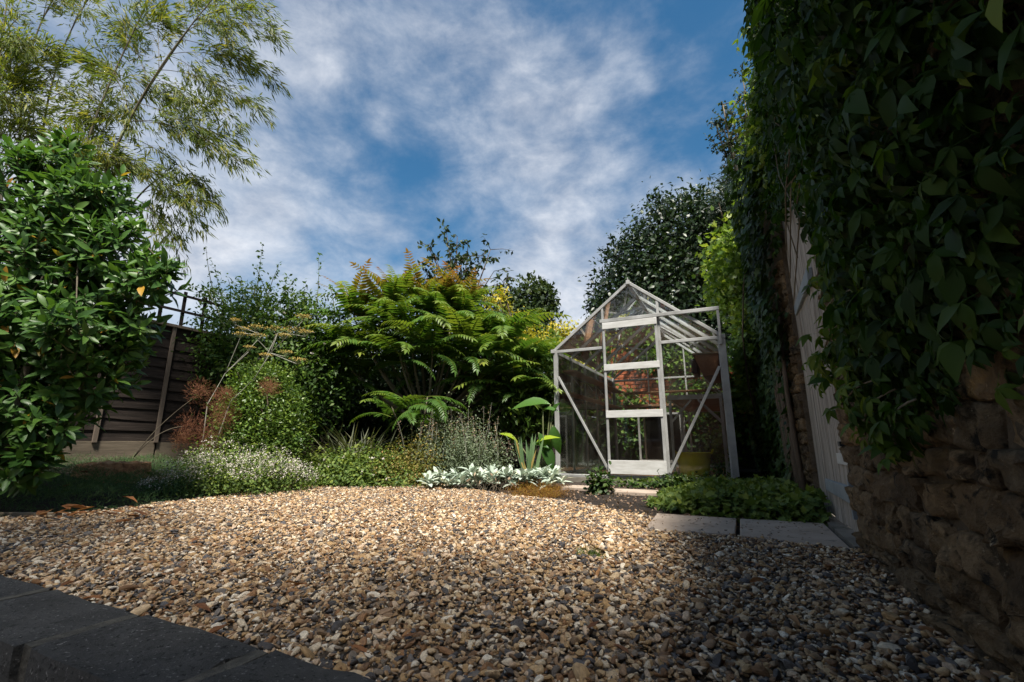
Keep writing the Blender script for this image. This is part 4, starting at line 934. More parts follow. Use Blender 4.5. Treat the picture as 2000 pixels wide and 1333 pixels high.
# ---- bamboo
bb = Vector((-6.0, 1.9, 0.2)); bam = thing('bamboo', 'tall arching yellow green bamboo leaning over the fence', 'bamboo', bb)
LB = Leaves(T_LANCE); cul = MB()
def bz(x): return 4.5 + 0.15 * math.sin(x * 0.05)
culms = [[(120, 700), (170, 310), (300, 130), (440, -30)], [(110, 700), (185, 290), (280, 190), (380, 40)], [(60, 700), (10, 190), (50, 70), (130, -40)], [(70, 700), (60, 220), (100, 110), (190, -30)], [(100, 650), (130, 300), (220, 150), (300, -20)], [(40, 700), (-20, 300), (-10, 120), (20, -30)], [(130, 700), (220, 400), (290, 350), (350, 330)]]
nodes_ = []
for k, c_ in enumerate(culms):
    Zc = 4.3 + 0.22 * (k % 4); p = [dep(x, y, Zc) for x, y in c_]
    base = bb + Vector((random.uniform(-.15, .15), random.uniform(-.25, .25), -0.02))
    pts = [base] + [p[0] * (1 - t_) ** 3 + p[1] * 3 * t_ * (1 - t_) ** 2 + p[2] * 3 * t_ * t_ * (1 - t_) + p[3] * t_ ** 3 for t_ in [i / 18 for i in range(19)]]
    cul.tube(pts, [0.017 * (1 - 0.7 * i / 19) for i in range(20)], 6); nodes_.append(pts)
def plume(a, tip, leaves, droop=0.12):
    """a leafy side branch from a to tip"""
    a, tip = Vector(a), Vector(tip); ln = (tip - a).length; mid = a.lerp(tip, 0.5) + Vector((0, 0, ln * droop * 1.6))
    pts = bez(a, mid, tip, 10); cul.tube(pts, [0.0045 * (1 - 0.75 * i / 10) for i in range(11)], 4)
    for q in range(int(leaves / 3.2)):
        t_ = random.uniform(0.12, 1.0) ** 0.8; i = min(int(t_ * 10), 9); s = pts[i].lerp(pts[i + 1], t_ * 10 - i); d = (pts[i + 1] - pts[i]).normalized()
        side = Vector((random.gauss(0, 1), random.gauss(0, 1), random.gauss(-0.1, 0.6))); e = s + (d * 0.6 + side.normalized() * 0.75) * random.uniform(0.05, 0.32) * (1.15 - 0.5 * t_)
        if random.random() < 0.5: cul.tube([s, e], [0.0018, 0.001], 3)
        n = 5; D = unit(np.array(d) * 0.8 + np.array((e - s).normalized()) * 0.9 + rv(n) * 0.55 + [0, 0, -0.45])
        LB.add(np.array(e) + RNG.normal(size=(n, 3)) * 0.018, D, unit(rv(n) * 0.8 + [0, 0, 0.7]), RNG.uniform(0.075, 0.135, n), np.clip(RNG.normal(0.5, 0.2) + RNG.normal(size=n) * 0.15, 0, 1))
def near_culm(x, y, ks):
    best = None
    for k in ks:
        P = np.array(nodes_[k]); qx, qy, _ = project(P); d = np.abs((qx - x) * 1.0) + np.abs(qy - y)
        i = int(d.argmin());
        if best is None or d[i] < best[0]: best = (d[i], nodes_[k][i])
    return best[1]
# tips read from the plumes' outline, origin on a culm
for (ox, oy, tx, ty, n) in ((380, 60, 545, 68, 260), (350, 80, 532, 160, 320), (370, 40, 520, 20, 240), (300, 130, 505, 215, 340), (330, 100, 470, 120, 260), (270, 180, 465, 250, 320), (240, 220, 475, 322, 360), (260, 190, 420, 300, 260), (215, 260, 415, 395, 320), (230, 240, 440, 270, 300), (200, 290, 385, 440, 280), (290, 350, 345, 490, 240), (250, 370, 390, 400, 260), (240, 380, 310, 470, 200), (330, 330, 400, 380, 180),
                            (400, 20, 480, -20, 200), (300, 130, 300, 10, 260), (280, 160, 230, 60, 260), (250, 200, 170, 120, 300), (220, 240, 140, 230, 260), (340, 90, 380, 0, 220), (200, 150, 260, 260, 240), (220, 140, 330, 190, 260), (260, 60, 330, 40, 240), (150, 270, 230, 330, 240), (190, 300, 300, 340, 280), (320, 110, 420, 180, 240), (290, 150, 380, 220, 240), (380, 30, 450, 70, 220), (350, 60, 430, 30, 200)):
    plume(near_culm(ox, oy, range(7)), dep(tx, ty, 4.45 + random.uniform(-.25, .25)), n)
for k in range(46):
    x = random.uniform(-30, 200); y = random.uniform(-30, 330); a = near_culm(x + random.uniform(-60, 30), y + random.uniform(20, 70), (2, 3, 4, 5, 0))
    plume(a, dep(x + random.uniform(-30, 60), y, 4.5 + random.uniform(-.4, .4)), random.randrange(110, 220))
LB.build(M['bamboo'], bam, 'foliage', 0); cul.build('culms', M['culm'], bam, True)

# ---- laurel
lb_ = Vector((-3.95, 0.98, 0.03)); lau = thing('laurel', 'large glossy green laurel with a few yellow leaves', 'shrub', lb_)
LL = Leaves(T_OVAL); ls = MB()
lbl = [pblob(60, 390, 3.15, 120), pblob(165, 430, 3.15, 105), pblob(230, 500, 3.1, 85), pblob(290, 545, 3.05, 62), pblob(90, 520, 3.1, 130), pblob(190, 600, 3.1, 100), pblob(60, 650, 3.0, 110), pblob(160, 720, 3.05, 95), pblob(50, 800, 2.95, 100), pblob(230, 690, 3.15, 50), pblob(0, 560, 3.1, 120), pblob(20, 890, 2.95, 60), pblob(120, 330, 3.2, 60), pblob(-60, 720, 3.0, 120), pblob(320, 520, 3.05, 30), pblob(130, 290, 3.25, 36), pblob(255, 640, 3.1, 55), pblob(100, 830, 2.9, 50), pblob(10, 640, 2.75, 70), pblob(150, 640, 2.8, 60), pblob(60, 900, 2.85, 50), pblob(200, 380, 3.15, 60)]
def laurel_shoot(p, axis_, n, size, tint):
    ax_ = Vector(axis_).normalized(); x_ = ax_.orthogonal().normalized(); y_ = ax_.cross(x_); ph = random.uniform(0, 6)
    for k in range(n):
        a = ph + k * 2.4; t_ = k / n; rad = x_ * math.cos(a) + y_ * math.sin(a)
        d = rad * (1.0 - 0.45 * t_) + ax_ * (0.35 + 0.75 * t_) + Vector((0, 0, -0.12)); q = p - ax_ * 0.11 * (1 - t_)
        yl = random.random() < 0.02
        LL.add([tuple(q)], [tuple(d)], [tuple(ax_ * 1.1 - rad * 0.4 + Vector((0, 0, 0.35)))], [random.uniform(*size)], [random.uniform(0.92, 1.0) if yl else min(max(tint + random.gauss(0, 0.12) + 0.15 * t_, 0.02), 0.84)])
    ls.tube([p - ax_ * 0.22, p], [0.005, 0.003], 4)
vol = np.array([b[1][0] ** 2 for b in lbl]); vol = vol / vol.sum()
for (c_, r_), w in zip(lbl, vol):
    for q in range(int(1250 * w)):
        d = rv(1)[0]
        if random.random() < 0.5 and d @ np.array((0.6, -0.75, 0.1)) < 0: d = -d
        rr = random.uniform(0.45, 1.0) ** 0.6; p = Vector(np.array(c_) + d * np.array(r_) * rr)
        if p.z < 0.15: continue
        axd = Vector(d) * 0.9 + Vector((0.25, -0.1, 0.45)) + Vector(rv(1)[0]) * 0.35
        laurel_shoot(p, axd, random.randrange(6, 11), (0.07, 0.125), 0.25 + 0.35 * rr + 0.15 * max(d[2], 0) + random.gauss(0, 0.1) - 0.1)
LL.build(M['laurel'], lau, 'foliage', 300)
trk = [(20, 870), (40, 760), (75, 640), (100, 570), (150, 470), (170, 400)]
pts = [lb_] + [dep(x, y, z_) for (x, y), z_ in zip(trk, (2.85, 2.85, 2.86, 2.9, 3.05, 3.15))]
tm = MB(); tm.tube(pts, [0.027, 0.024, 0.021, 0.018, 0.015, 0.011, 0.006], 10)
stems_to(tm, pts[6], [b[0] for b in lbl], 0.01, 0.003); tm.build('trunk', M['pale_bark'], lau, True); ls.build('twigs', M['green_stem'], lau)

# ---- sumac: rosettes of pinnate fronds
def frond_mesh(ln, pitch, bend, pairs, tint0, tint1, seed, lw=0.2, ll=0.2, name='frond'):
    """frond along +y, up +z; returns mesh"""
    r = random.Random(seed); pts = []; p = Vector((0, 0, 0)); n = pairs + 3
    for i in range(n + 1):
        pts.append(p.copy()); a = pitch - bend * (i / n) ** 1.4; p = p + Vector((0, math.cos(a), math.sin(a))) * (ln / n)
    V, F, C = [], [], []
    mb = MB(); mb.tube(pts, [0.006 * (1 - 0.75 * i / n) for i in range(n + 1)], 3, False)
    V += [Vector(v) for v in mb.v]; C += [0.72] * len(V)
    for f in mb.f: F.append(f)
    tmpl = T_LANCE
    def leaflet(at, d, nn, s, tint):
        v, f = _sl[r.randrange(3)]; y_ = d.normalized(); x_ = y_.cross(nn).normalized(); z_ = x_.cross(y_); b = len(V)
        for q in v: V.append(at + (x_ * q[0] + y_ * q[1] + z_ * q[2]) * s); C.append(tint)
        for q in f: F.append(tuple(int(b + j) for j in q))
    for i in range(2, n + 1):
        t_ = (i - 2) / (n - 2); at = pts[i]; tg = (pts[min(i + 1, n)] - pts[i - 1]).normalized(); upv = Vector((1, 0, 0)).cross(tg)
        s = ln * ll * (0.75 + 0.5 * math.sin(math.pi * min(t_ * 1.15 + 0.12, 1))) * (1 - 0.35 * t_)
        for sd in (-1, 1):
            d = Vector((sd, 0, 0)) * 0.9 + tg * (0.35 + 0.4 * t_) + Vector((0, 0, -0.06 - r.uniform(0, 0.16))); leaflet(at, d, upv + Vector((0, 0, 0.3)), s * r.uniform(0.85, 1.1), min(max(tint0 + (tint1 - tint0) * t_ + r.gauss(0, 0.04), 0), 1))
    leaflet(pts[n], (pts[n] - pts[n - 1]), Vector((0, -0.3, 1)), ln * ll * 0.7, tint1)
    me = bpy.data.meshes.new(name); me.from_pydata([tuple(v) for v in V], [], F)
    a = me.attributes.new('tint', 'FLOAT', 'POINT'); a.data.foreach_set('value', C); me.polygons.foreach_set('use_smooth', [True] * len(me.polygons)); me.materials.append(M['sumac']); return me
_sl = [leaf_template([(0.25, 0.155), (0.6, 0.135)], d, f) for d, f in ((0.12, 0.25), (0.25, 0.2), (0.2, 0.35))]
FR = {}
for kind, (p0, bnd, t0, t1, m) in dict(young=(1.25, 0.9, 0.72, 0.98, 5), arch=(0.85, 1.3, 0.52, 0.74, 6), flat=(0.45, 1.0, 0.45, 0.66, 6), droop=(0.1, 1.2, 0.25, 0.45, 5)).items():
    FR[kind] = [frond_mesh(1.0, p0 + random.uniform(-.12, .12), bnd + random.uniform(-.2, .2), 15, t0 + random.uniform(-.1, .08), t1 + random.uniform(-.1, .02), 50 + k) for k in range(m)]
sb_ = dep(830, 868, 6.3); sb_.z = gh(sb_.x, sb_.y); sm = thing('sumac', 'spreading staghorn sumac with rusty tipped fern-like fronds', 'sumac tree', sb_)
smb = MB()
def add_frond(parent, p, yaw, kind, ln):
    o = bpy.data.objects.new('frond', random.choice(FR[kind])); COL.objects.link(o); adopt(o, parent)
    o.location = p; o.rotation_euler = (random.gauss(0, 0.12), random.gauss(0, 0.2), yaw); o.scale = (ln,) * 3; return o
heads = [(692, 622, 6.3, 1), (765, 600, 6.2, 1), (800, 640, 6.0, 0), (850, 615, 6.5, 1), (905, 612, 6.5, 1), (950, 640, 6.4, 0), (985, 660, 6.3, 0), (720, 680, 6.1, 0), (780, 690, 5.9, 0), (845, 680, 5.9, 0), (910, 690, 6.0, 0), (1000, 700, 6.2, 0), (660, 690, 6.3, 0), (940, 735, 6.1, 0), (1040, 700, 6.5, 0), (875, 605, 6.6, 1), (820, 600, 6.6, 1), (960, 700, 6.5, 0), (700, 730, 6.4, 0), (830, 720, 6.6, 0), (1010, 760, 6.3, 0), (740, 640, 6.4, 0), (880, 640, 6.2, 0), (1045, 770, 6.4, 0)]
fork = dep(835, 830, 6.3)
smb.tube([sb_, sb_.lerp(fork, 0.5) + Vector((0.04, 0, 0)), fork], [0.06, 0.05, 0.042], 8)
for (x, y, Z, top) in heads:
    h_ = dep(x, y, Z); mid = fork.lerp(h_, 0.55) + Vector((h_.x - fork.x, h_.y - fork.y, 0)) * 0.15 - Vector((0, 0, 0.1))
    smb.tube(bez(fork, mid, h_, 6), [0.026 - 0.0028 * i for i in range(7)], 6)
    n = random.randrange(8, 11); ph = random.uniform(0, 6)
    for k in range(n):
        kind = random.choice(('arch', 'flat', 'flat')) if not top else random.choice(('arch', 'arch', 'flat', 'young'))
        add_frond(sm, h_ - Vector((0, 0, 0.04 * k / n)), ph + k * 2.4, kind, random.uniform(0.72, 1.0))
    for k in range(5 if top else 1): add_frond(sm, h_ + Vector((0, 0, 0.03)), ph + 1 + k * 2.4, 'young' if top else 'arch', random.uniform(0.5, 0.72))
    for k in range(2): add_frond(sm, h_ - Vector((0, 0, 0.12)), ph + k * 3.1, 'droop', random.uniform(0.5, 0.75))
smb.build('trunk', M['pale_bark'], sm, True)
sk = dep(805, 875, 5.4); sk.z = gh(sk.x, sk.y); s2 = thing('sumac_sucker', 'young sumac sucker with drooping dark green fronds', 'sumac', sk)
smb = MB()
for (x, y, n) in ((800, 790, 8), (835, 775, 6), (765, 795, 5)):
    h_ = dep(x, y, 5.4); smb.tube(bez(sk, sk.lerp(h_, 0.5) + Vector((0.05, 0, 0.1)), h_, 5), [0.014, 0.013, 0.012, 0.01, 0.008, 0.006], 5)
    for k in range(n): add_frond(s2, h_ - Vector((0, 0, 0.03 * k)), k * 2.4 + x, random.choice(('flat', 'droop', 'droop')), random.uniform(0.45, 0.62))
smb.build('stem', M['pale_bark'], s2, True)
shrub('golden_shrub', 'small yellow and light green shrub between sumac and greenhouse', 'shrub', [pblob(1015, 650, 7.2, 34), pblob(1040, 690, 7.0, 36), pblob(975, 590, 7.4, 26), pblob(1060, 760, 7.0, 40)], 1800, T_OVAL, (0.06, 0.1), 'lime', dep(1040, 868, 7.1), clump=0.3, per=8, shell=0.3, tint=(0.0, 0.9))
shrub('leafy_shrub', 'bright green leafy shrub beside the greenhouse corner', 'shrub', [pblob(1050, 740, 6.6, 46), pblob(1070, 690, 6.7, 28), pblob(1030, 800, 6.4, 50), pblob(1070, 800, 6.5, 36), pblob(980, 780, 6.5, 50)], 4200, T_OVAL, (0.07, 0.12), 'box', dep(1040, 870, 6.6), clump=0.28, per=10, shell=0.3, tint=(0.2, 0.9))

# ---- bronze fennel: stems, feathery tufts and flat umbels
fb = dep(400, 905, 4.3); fb.z = gh(fb.x, fb.y); fe = thing('bronze_fennel', 'leaning bronze fennel with tan umbels and feathery red brown tufts', 'fennel', fb)
fm = MB(); FU = Leaves(T_DISC); 
def fstem(pts_px, r0, Z):
    P = [fb + Vector((random.uniform(-.05, .05), random.uniform(-.05, .05), 0))] + [dep(x, y, z_) for (x, y), z_ in zip(pts_px, Z)]
    fm.tube(P, [r0 * (1 - 0.6 * i / (len(P) - 1)) for i in range(len(P))], 6); return P
ms = fstem([(450, 785), (497, 740), (528, 690), (543, 650)], 0.008, (4.4, 4.4, 4.45, 4.45))
ms2 = fstem([(405, 790), (440, 730), (480, 690), (512, 655)], 0.0065, (4.4, 4.45, 4.5, 4.5))
umb = [(540, 642, 22), (575, 645, 26), (505, 655, 16), (470, 652, 12), (500, 638, 12), (592, 618, 15), (560, 688, 12), (582, 702, 17), (518, 693, 11), (475, 642, 12), (487, 678, 9), (460, 625, 9), (555, 655, 14), (598, 648, 12)]
for (x, y, rp) in umb:
    Z = 4.4 + random.uniform(-.08, .08); c = dep(x, y, Z); st = random.choice(ms[3:] if x > 500 else ms2[2:])
    fm.tube(bez(st, st.lerp(c, 0.6) - Vector((0, 0, 0.03)), c - Vector((0, 0, 0.05)), 5), 0.0035, 4)
    r_ = rp * mpx(Z); U = Leaves(T_DISC); um = MB()
    for q in range(14):
        a = q * 2.4; rr = r_ * math.sqrt((q + 0.5) / 14); e = c + Vector((math.cos(a) * rr, math.sin(a) * rr, 0.012 * (1 - rr / r_)))
        um.tube([c - Vector((0, 0, 0.05)), e], [0.0012, 0.0009], 3)
        n = 11; U.add(np.array(e) + RNG.normal(size=(n, 3)) * [0.011, 0.011, 0.004], rv(n), unit(rv(n) * 0.5 + [0, 0, 1]), rvu(n, 0.006, 0.01), rvu(n, 0, 1))
    uo = U.build(M['yellow_petal'], fe, 'umbel'); adopt(um.build('rays', M['green_stem']), uo)
FT = Leaves(T_BLADE)
for (x, y, rx, ry) in ((390, 765, 22, 24), (432, 790, 26, 22), (368, 835, 24, 30), (450, 815, 16, 26), (425, 820, 26, 30), (525, 757, 20, 18), (400, 850, 30, 26), (355, 860, 16, 20), (440, 770, 16, 14), (412, 870, 26, 18)):
    Z = 4.3 + random.uniform(-.1, .1); c = np.array(dep(x, y, Z)); k = 700; d = rv(k) * RNG.uniform(0.15, 1, k)[:, None]
    P = c + d * np.array([rx, rx, ry]) * mpx(Z) * 1.1
    FT.add(P, unit(d * 0.8 + rv(k) * 0.5 + [0, 0, 0.25]), rv(k), rvu(k, 0.02, 0.05), RNG.normal(random.uniform(0.3, 0.7), 0.18, k))
FT.build(M['bronze'], fe, 'feathery_foliage'); fm.build('stems', M['grey_stem'], fe, True)

# ---- ground layer helpers
def mound(name, label, cat, cells, n, temps, size, mat, up=0.9, parts=0, group=None, tint=(0.15, 0.85), stuff='foliage', clump=0.3, shell=0.2, per=12, droop=0.0, out=0.5, kind=None):
    """low plant: cells = (photo x, y, z of centre above ground, radius x, radius z) on the bed"""
    bl = []
    for (x, y, Z, rx, rz) in cells:
        c = dep(x, y, Z); g_ = gh(c.x, c.y); c.z = g_ + rz * 0.55; bl.append((tuple(c), (rx, rx, rz)))
    b0 = Vector(bl[0][0]); b0.z = gh(b0.x, b0.y); o = thing(name, label, cat, b0, group); L = Leaves(temps)
    cut = lambda P: P[:, 2] > ground_h(P) - 0.005
    clump_leaves(L, bl, n, size, tint=tint, clump=clump, shell=shell, per=per, up=up, droop=droop, out=out, cut=cut); L.build(M[mat], o, stuff, parts)
    return o, bl
def flowers(o, bl, n, size, mat='petal', per=7, spread=0.012, name='flowers', top=0.75):
    F = Leaves(T_DISC)
    for (c, r) in bl:
        k = max(int(n / len(bl)), 1); d = rv(k); d[:, 2] = np.abs(d[:, 2]) * 0.8 + 0.2; d = unit(d)
        P = np.array(c) + d * np.array(r) * RNG.uniform(top, 1.12, k)[:, None]; P = np.repeat(P, per, 0) + RNG.normal(size=(k * per, 3)) * spread
        P = P[P[:, 2] > ground_h(P) + 0.01]; m = len(P)
        F.add(P, rv(m), unit(rv(m) * 0.6 + [0, -0.3, 0.8]), rvu(m, *size), rvu(m, 0, 1))
    return F.build(M[mat], o, name)
o, bl = mound('flowering_herb', 'bushy oregano covered in small whitish flower heads', 'herb', [(380, 905, 4.1, 0.24, 0.2), (430, 915, 4.0, 0.24, 0.22), (490, 920, 4.05, 0.28, 0.24), (540, 920, 4.2, 0.24, 0.22), (580, 915, 4.4, 0.18, 0.18), (440, 880, 4.3, 0.28, 0.3), (520, 900, 4.3, 0.28, 0.28)], 11000, T_SMALL, (0.02, 0.036), 'herb')
flowers(o, bl, 1000, (0.007, 0.012))
o, bl = mound('flowering_herb', 'low tuft with greyish dried flower heads at the gravel edge', 'herb', [(300, 962, 3.75, 0.12, 0.09), (350, 950, 3.85, 0.14, 0.12)], 1500, T_SMALL, (0.014, 0.024), 'thyme'); flowers(o, bl, 90, (0.006, 0.01))
o, bl = mound('groundcover_geranium', 'low green groundcover dotted with white flowers along the gravel', 'groundcover', [(630, 910, 5.0, 0.26, 0.2), (690, 905, 5.0, 0.3, 0.24), (750, 900, 5.0, 0.3, 0.24), (660, 930, 4.85, 0.24, 0.14), (720, 932, 4.85, 0.26, 0.14), (790, 932, 4.85, 0.26, 0.14), (610, 935, 4.9, 0.2, 0.14), (720, 880, 5.3, 0.32, 0.26), (640, 890, 5.3, 0.3, 0.2)], 13000, T_ROUND, (0.022, 0.042), 'herb')
flowers(o, bl, 50, (0.02, 0.03), per=4, spread=0.006)
o, bl = mound('olive_herb', 'yellowish olive and brown tinged herb beside the catmint', 'herb', [(790, 900, 5.0, 0.24, 0.26), (825, 890, 5.0, 0.24, 0.32), (760, 915, 4.9, 0.2, 0.2), (820, 925, 4.85, 0.2, 0.16)], 6500, T_SMALL, (0.02, 0.035), 'olive_herb')
o, bl = mound('catmint', 'tall grey green catmint with faded flower spikes', 'herb', [(880, 880, 5.1, 0.32, 0.42), (930, 880, 5.15, 0.3, 0.38), (970, 890, 5.2, 0.22, 0.32), (840, 870, 5.3, 0.3, 0.42), (900, 850, 5.4, 0.34, 0.46)], 12000, T_SMALL, (0.018, 0.034), 'catmint')
sm_ = MB(); F = Leaves(T_DISC)
for k in range(44):
    c, r_ = random.choice(bl); a = Vector(c) + Vector((random.uniform(-1, 1) * r_[0], random.uniform(-1, 1) * r_[1], 0)); e = a + Vector((random.gauss(0, 0.07), random.gauss(0, 0.07), r_[2] * random.uniform(0.75, 1.35)))
    sm_.tube([a, a.lerp(e, 0.6) + Vector((0.01, 0, 0)), e], [0.002, 0.0016, 0.001], 3); m = 16
    t_ = RNG.uniform(0.55, 1.0, m)[:, None]; F.add(np.array(a) + (np.array(e) - np.array(a)) * t_ + RNG.normal(size=(m, 3)) * 0.012, rv(m), rv(m), rvu(m, 0.008, 0.016), rvu(m, 0.1, 0.9))
sm_.build('stems', M['grey_stem'], o); F.build(M['dry'], o, 'flower_spikes')
# feathery dark mat by the stump
ma = thing('mat_plant', 'dark green feathery mat plant spreading round the stump', 'groundcover', (-4.4, 1.9, 0.05)); L = Leaves(T_BLADE)
n = 42000; P = np.stack([RNG.uniform(-6.1, -3.7, n), RNG.uniform(0.9, 3.2, n)], 1); dd_ = poly_dist(P); keep = (~in_poly(P)) & (dd_ > 0.0) & ((P[:, 0] > -5.2) | (RNG.uniform(size=n) < 0.6)); P = P[keep]; n = len(P)
bumpy = 0.03 * (np.sin(P[:, 0] * 9) * np.sin(P[:, 1] * 8 + 1) + 1) + 0.02 * (np.sin(P[:, 0] * 21 + 2) * np.sin(P[:, 1] * 19) + 1)
hh = np.clip(poly_dist(P) / 0.12, 0.1, 1) * (0.045 + bumpy)
P3 = np.c_[P, ground_h(P) + hh * RNG.uniform(0.2, 1.0, n) ** 0.5]
L.add(P3, unit(rv(n) + [0, 0, 0.5]), rv(n), rvu(n, 0.025, 0.06), 0.35 + bumpy * 5 + RNG.normal(size=n) * 0.2); L.build(M['thyme'], ma, 'foliage')
# lamb's ears
lam_labs = 'silver woolly leaved plant'
spots = [('at the gravel edge beside the olive herb', 862, 945, 4.55, 26), ('with curled leaves between two silver clumps', 905, 940, 4.55, 26), ('below the catmint', 935, 930, 4.7, 24), ('behind the dry brown stalks', 975, 925, 4.75, 26), ('below the iris fan', 1010, 928, 4.75, 26), ('between iris and canna', 1045, 930, 4.8, 22), ('against the greenhouse corner', 1078, 935, 4.8, 28), ('in front of the canna leaves', 1040, 920, 5.0, 18)]
for (lab, x, y, Z, n) in spots:
    c = dep(x, y, Z); c.z = gh(c.x, c.y); o = thing('silver_plant', lam_labs + ' ' + lab, 'plant', c, 'silver woolly leaved clumps'); L = Leaves(T_SILVER)
    for sh in range(8):
        b = np.array(c) + [random.uniform(-.17, .17), random.uniform(-.12, .12), random.uniform(0.0, 0.11)]
        for k in range(int(n / 2.4)):
            a = k * 2.4 + sh; el = random.uniform(0.15, 1.25); d = np.array([math.cos(a) * math.cos(el), math.sin(a) * math.cos(el), math.sin(el)])
            L.add([b + [0, 0, 0.02 + 0.05 * k / n]], [d], [np.array([0, 0, 1.0]) - d * 0.3 + rv(1)[0] * 0.25], [random.uniform(0.08, 0.145)], [random.uniform(0.1, 0.85) if random.random() > 0.06 else 1.0])
    L.build(M['silver'], o, 'foliage', 70)
# rusty heath, dry stalks
o, bl = mound('heath_mat', 'low rusty brown heath mat at the edge of the bare soil', 'groundcover', [(1045, 958, 4.1, 0.17, 0.07), (1080, 958, 4.15, 0.15, 0.07), (1015, 962, 4.0, 0.13, 0.06), (1060, 966, 3.95, 0.14, 0.05)], 6000, T_BLADE, (0.02, 0.05), 'heath')
ds = thing('dry_stalks', 'tangle of dry pale brown stalks among the silver leaves', 'dead stems', gnd(960, 955)); mb = MB(); L = Leaves(T_OVAL)
for k in range(70):
    a = gnd(960 + random.gauss(0, 22), 955 + random.gauss(0, 4)); e = a + Vector((random.gauss(0, 0.06), random.gauss(0, 0.06), random.uniform(0.03, 0.16))); mb.tube(bez(a, a.lerp(e, 0.5) + Vector((0, 0, 0.05)), e, 4), 0.0022, 3)
    L.add([tuple(e)], rv(1), rv(1), rvu(1, 0.02, 0.05), rvu(1, 0, 1))
mb.build('stems', M['pale_bark'], ds); L.build(M['dry'], ds, 'withered_leaves')
# small dark plant in the soil, ivy trailing along the plinth
o, bl = mound('small_leafy_plant', 'small dark green leafy plant in front of the greenhouse door', 'plant', [(1172, 952, 4.35, 0.12, 0.13)], 420, T_ROUND, (0.035, 0.06), 'ivy', parts=120, tint=(0.3, 0.9), out=0.8)
o, bl = mound('trailing_ivy', 'ivy trailing along the greenhouse plinth behind the stepping slabs', 'ivy', [(1240, 945, 5.0, 0.16, 0.05), (1290, 948, 4.9, 0.2, 0.07), (1340, 950, 4.85, 0.2, 0.08), (1390, 952, 4.8, 0.2, 0.09)], 1500, T_IVY, (0.03, 0.05), 'ivy', tint=(0.3, 1.0))
gi_ = thing('ground_ivy', 'low bank of bright green ground ivy beside the paving slabs', 'ivy', (-0.05, 3.6, 0)); L = Leaves(T_IVY)
n = 6800; P = np.stack([RNG.uniform(-0.62, 0.42, n), RNG.uniform(3.06, 4.6, n)], 1); P = P[(P[:, 1] - 3.06 > np.clip((-0.3 - P[:, 0]) * 1.4, 0, 1)) & (P[:, 0] > -0.62 + 0.12 * np.sin(P[:, 1] * 7))]; n = len(P)
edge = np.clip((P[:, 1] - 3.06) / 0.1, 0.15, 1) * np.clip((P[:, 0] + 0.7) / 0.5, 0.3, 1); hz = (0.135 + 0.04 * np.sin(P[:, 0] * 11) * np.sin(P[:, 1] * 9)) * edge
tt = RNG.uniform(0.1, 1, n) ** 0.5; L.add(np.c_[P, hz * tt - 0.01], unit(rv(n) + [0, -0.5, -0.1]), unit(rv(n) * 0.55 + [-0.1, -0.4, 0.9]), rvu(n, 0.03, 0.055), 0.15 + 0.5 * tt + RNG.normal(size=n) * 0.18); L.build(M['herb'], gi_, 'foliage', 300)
# iris fan and canna
ir = gnd(1035, 912, 0.05); ir.z = gh(ir.x, ir.y); ir = dep(1035, 900, 5.0); ir.z = gh(ir.x, ir.y); io = thing('iris', 'upright fan of grey green iris sword leaves', 'plant', ir); L = Leaves([leaf_template([(0.1, 0.03), (0.5, 0.034), (0.8, 0.02)], d, 0.4) for d in (0.02, 0.1)])
for k in range(20):
    a = random.uniform(-0.38, 0.34); L.add([tuple(ir + Vector((random.uniform(-.05, .05), random.uniform(-.04, .04), 0)))], [(math.sin(a), random.gauss(0, 0.12), 1)], [(0.2, -1, 0.1)], [random.uniform(0.36, 0.56)], [random.uniform(0, 0.7) if k % 6 else 1.0])
L.build(M['iris'], io, 'foliage', 40)
cn = dep(1062, 905, 5.25); cn.z = gh(cn.x, cn.y); co = thing('canna', 'canna with broad paddle leaves beside the greenhouse', 'plant', cn); L = Leaves(T_BIG); mb = MB()
for (x, y, x2, y2, ti) in ((1012, 866, 985, 838, 1.0), (1045, 868, 1075, 838, 1.0), (1052, 845, 1082, 905, 0.35), (1040, 868, 1072, 872, 0.2), (1075, 790, 1015, 768, 0.62), (1078, 815, 1090, 785, 0.4), (1060, 800, 1085, 790, 0.5), (1080, 830, 1086, 880, 0.3), (1068, 870, 1078, 915, 0.15)):
    a, e = dep(x, y, 5.25), dep(x2, y2, 5.15); mb.tube(bez(cn, cn.lerp(a, 0.6) + Vector((0, 0, 0.05)), a, 5), 0.009, 5); L.add([tuple(a)], [tuple(e - a)], [(random.uniform(-.5, .5), -0.5, 0.9)], [(e - a).length * 1.0], [ti])
L.build(M['canna'], co, 'foliage', 40); mb.build('stalks', M['green_stem'], co, True)
# dark grass tuft
gt = dep(700, 872, 5.5); gt.z = gh(gt.x, gt.y); go_ = thing('grass_tuft', 'arching grey green grass tuft in the shade of the sumac', 'grass', gt); L = Leaves([leaf_template([(0.2, 0.014), (0.5, 0.014), (0.8, 0.009)], d, 0.3) for d in (0.3, 0.6, 0.9)])
n = 420; a = RNG.uniform(0, 6.28, n); el = RNG.uniform(0.6, 1.5, n); D = np.stack([np.cos(a) * np.cos(el), np.sin(a) * np.cos(el), np.sin(el)], 1); L.add(np.array(gt) + np.c_[RNG.normal(size=(n, 2)) * 0.14, np.zeros(n)], D, [0, 0, 1], rvu(n, 0.35, 0.75), RNG.uniform(0, 1, n)); L.build(M['grass'], go_, 'blades')
o = thing('grass_tuft', 'tiny bright grass tuft growing in the open gravel', 'grass', gnd(1155, 1088)); L = Leaves(T_BLADE); n = 160; p = np.array(gnd(1155, 1088, 0.01)); L.add(p + np.c_[RNG.normal(size=(n, 2)) * 0.022, np.zeros(n)], unit(rv(n) + [0, 0, 0.8]), rv(n), rvu(n, 0.02, 0.05), RNG.uniform(0, 1, n)); L.build(M['green_grass'], o, 'blades')
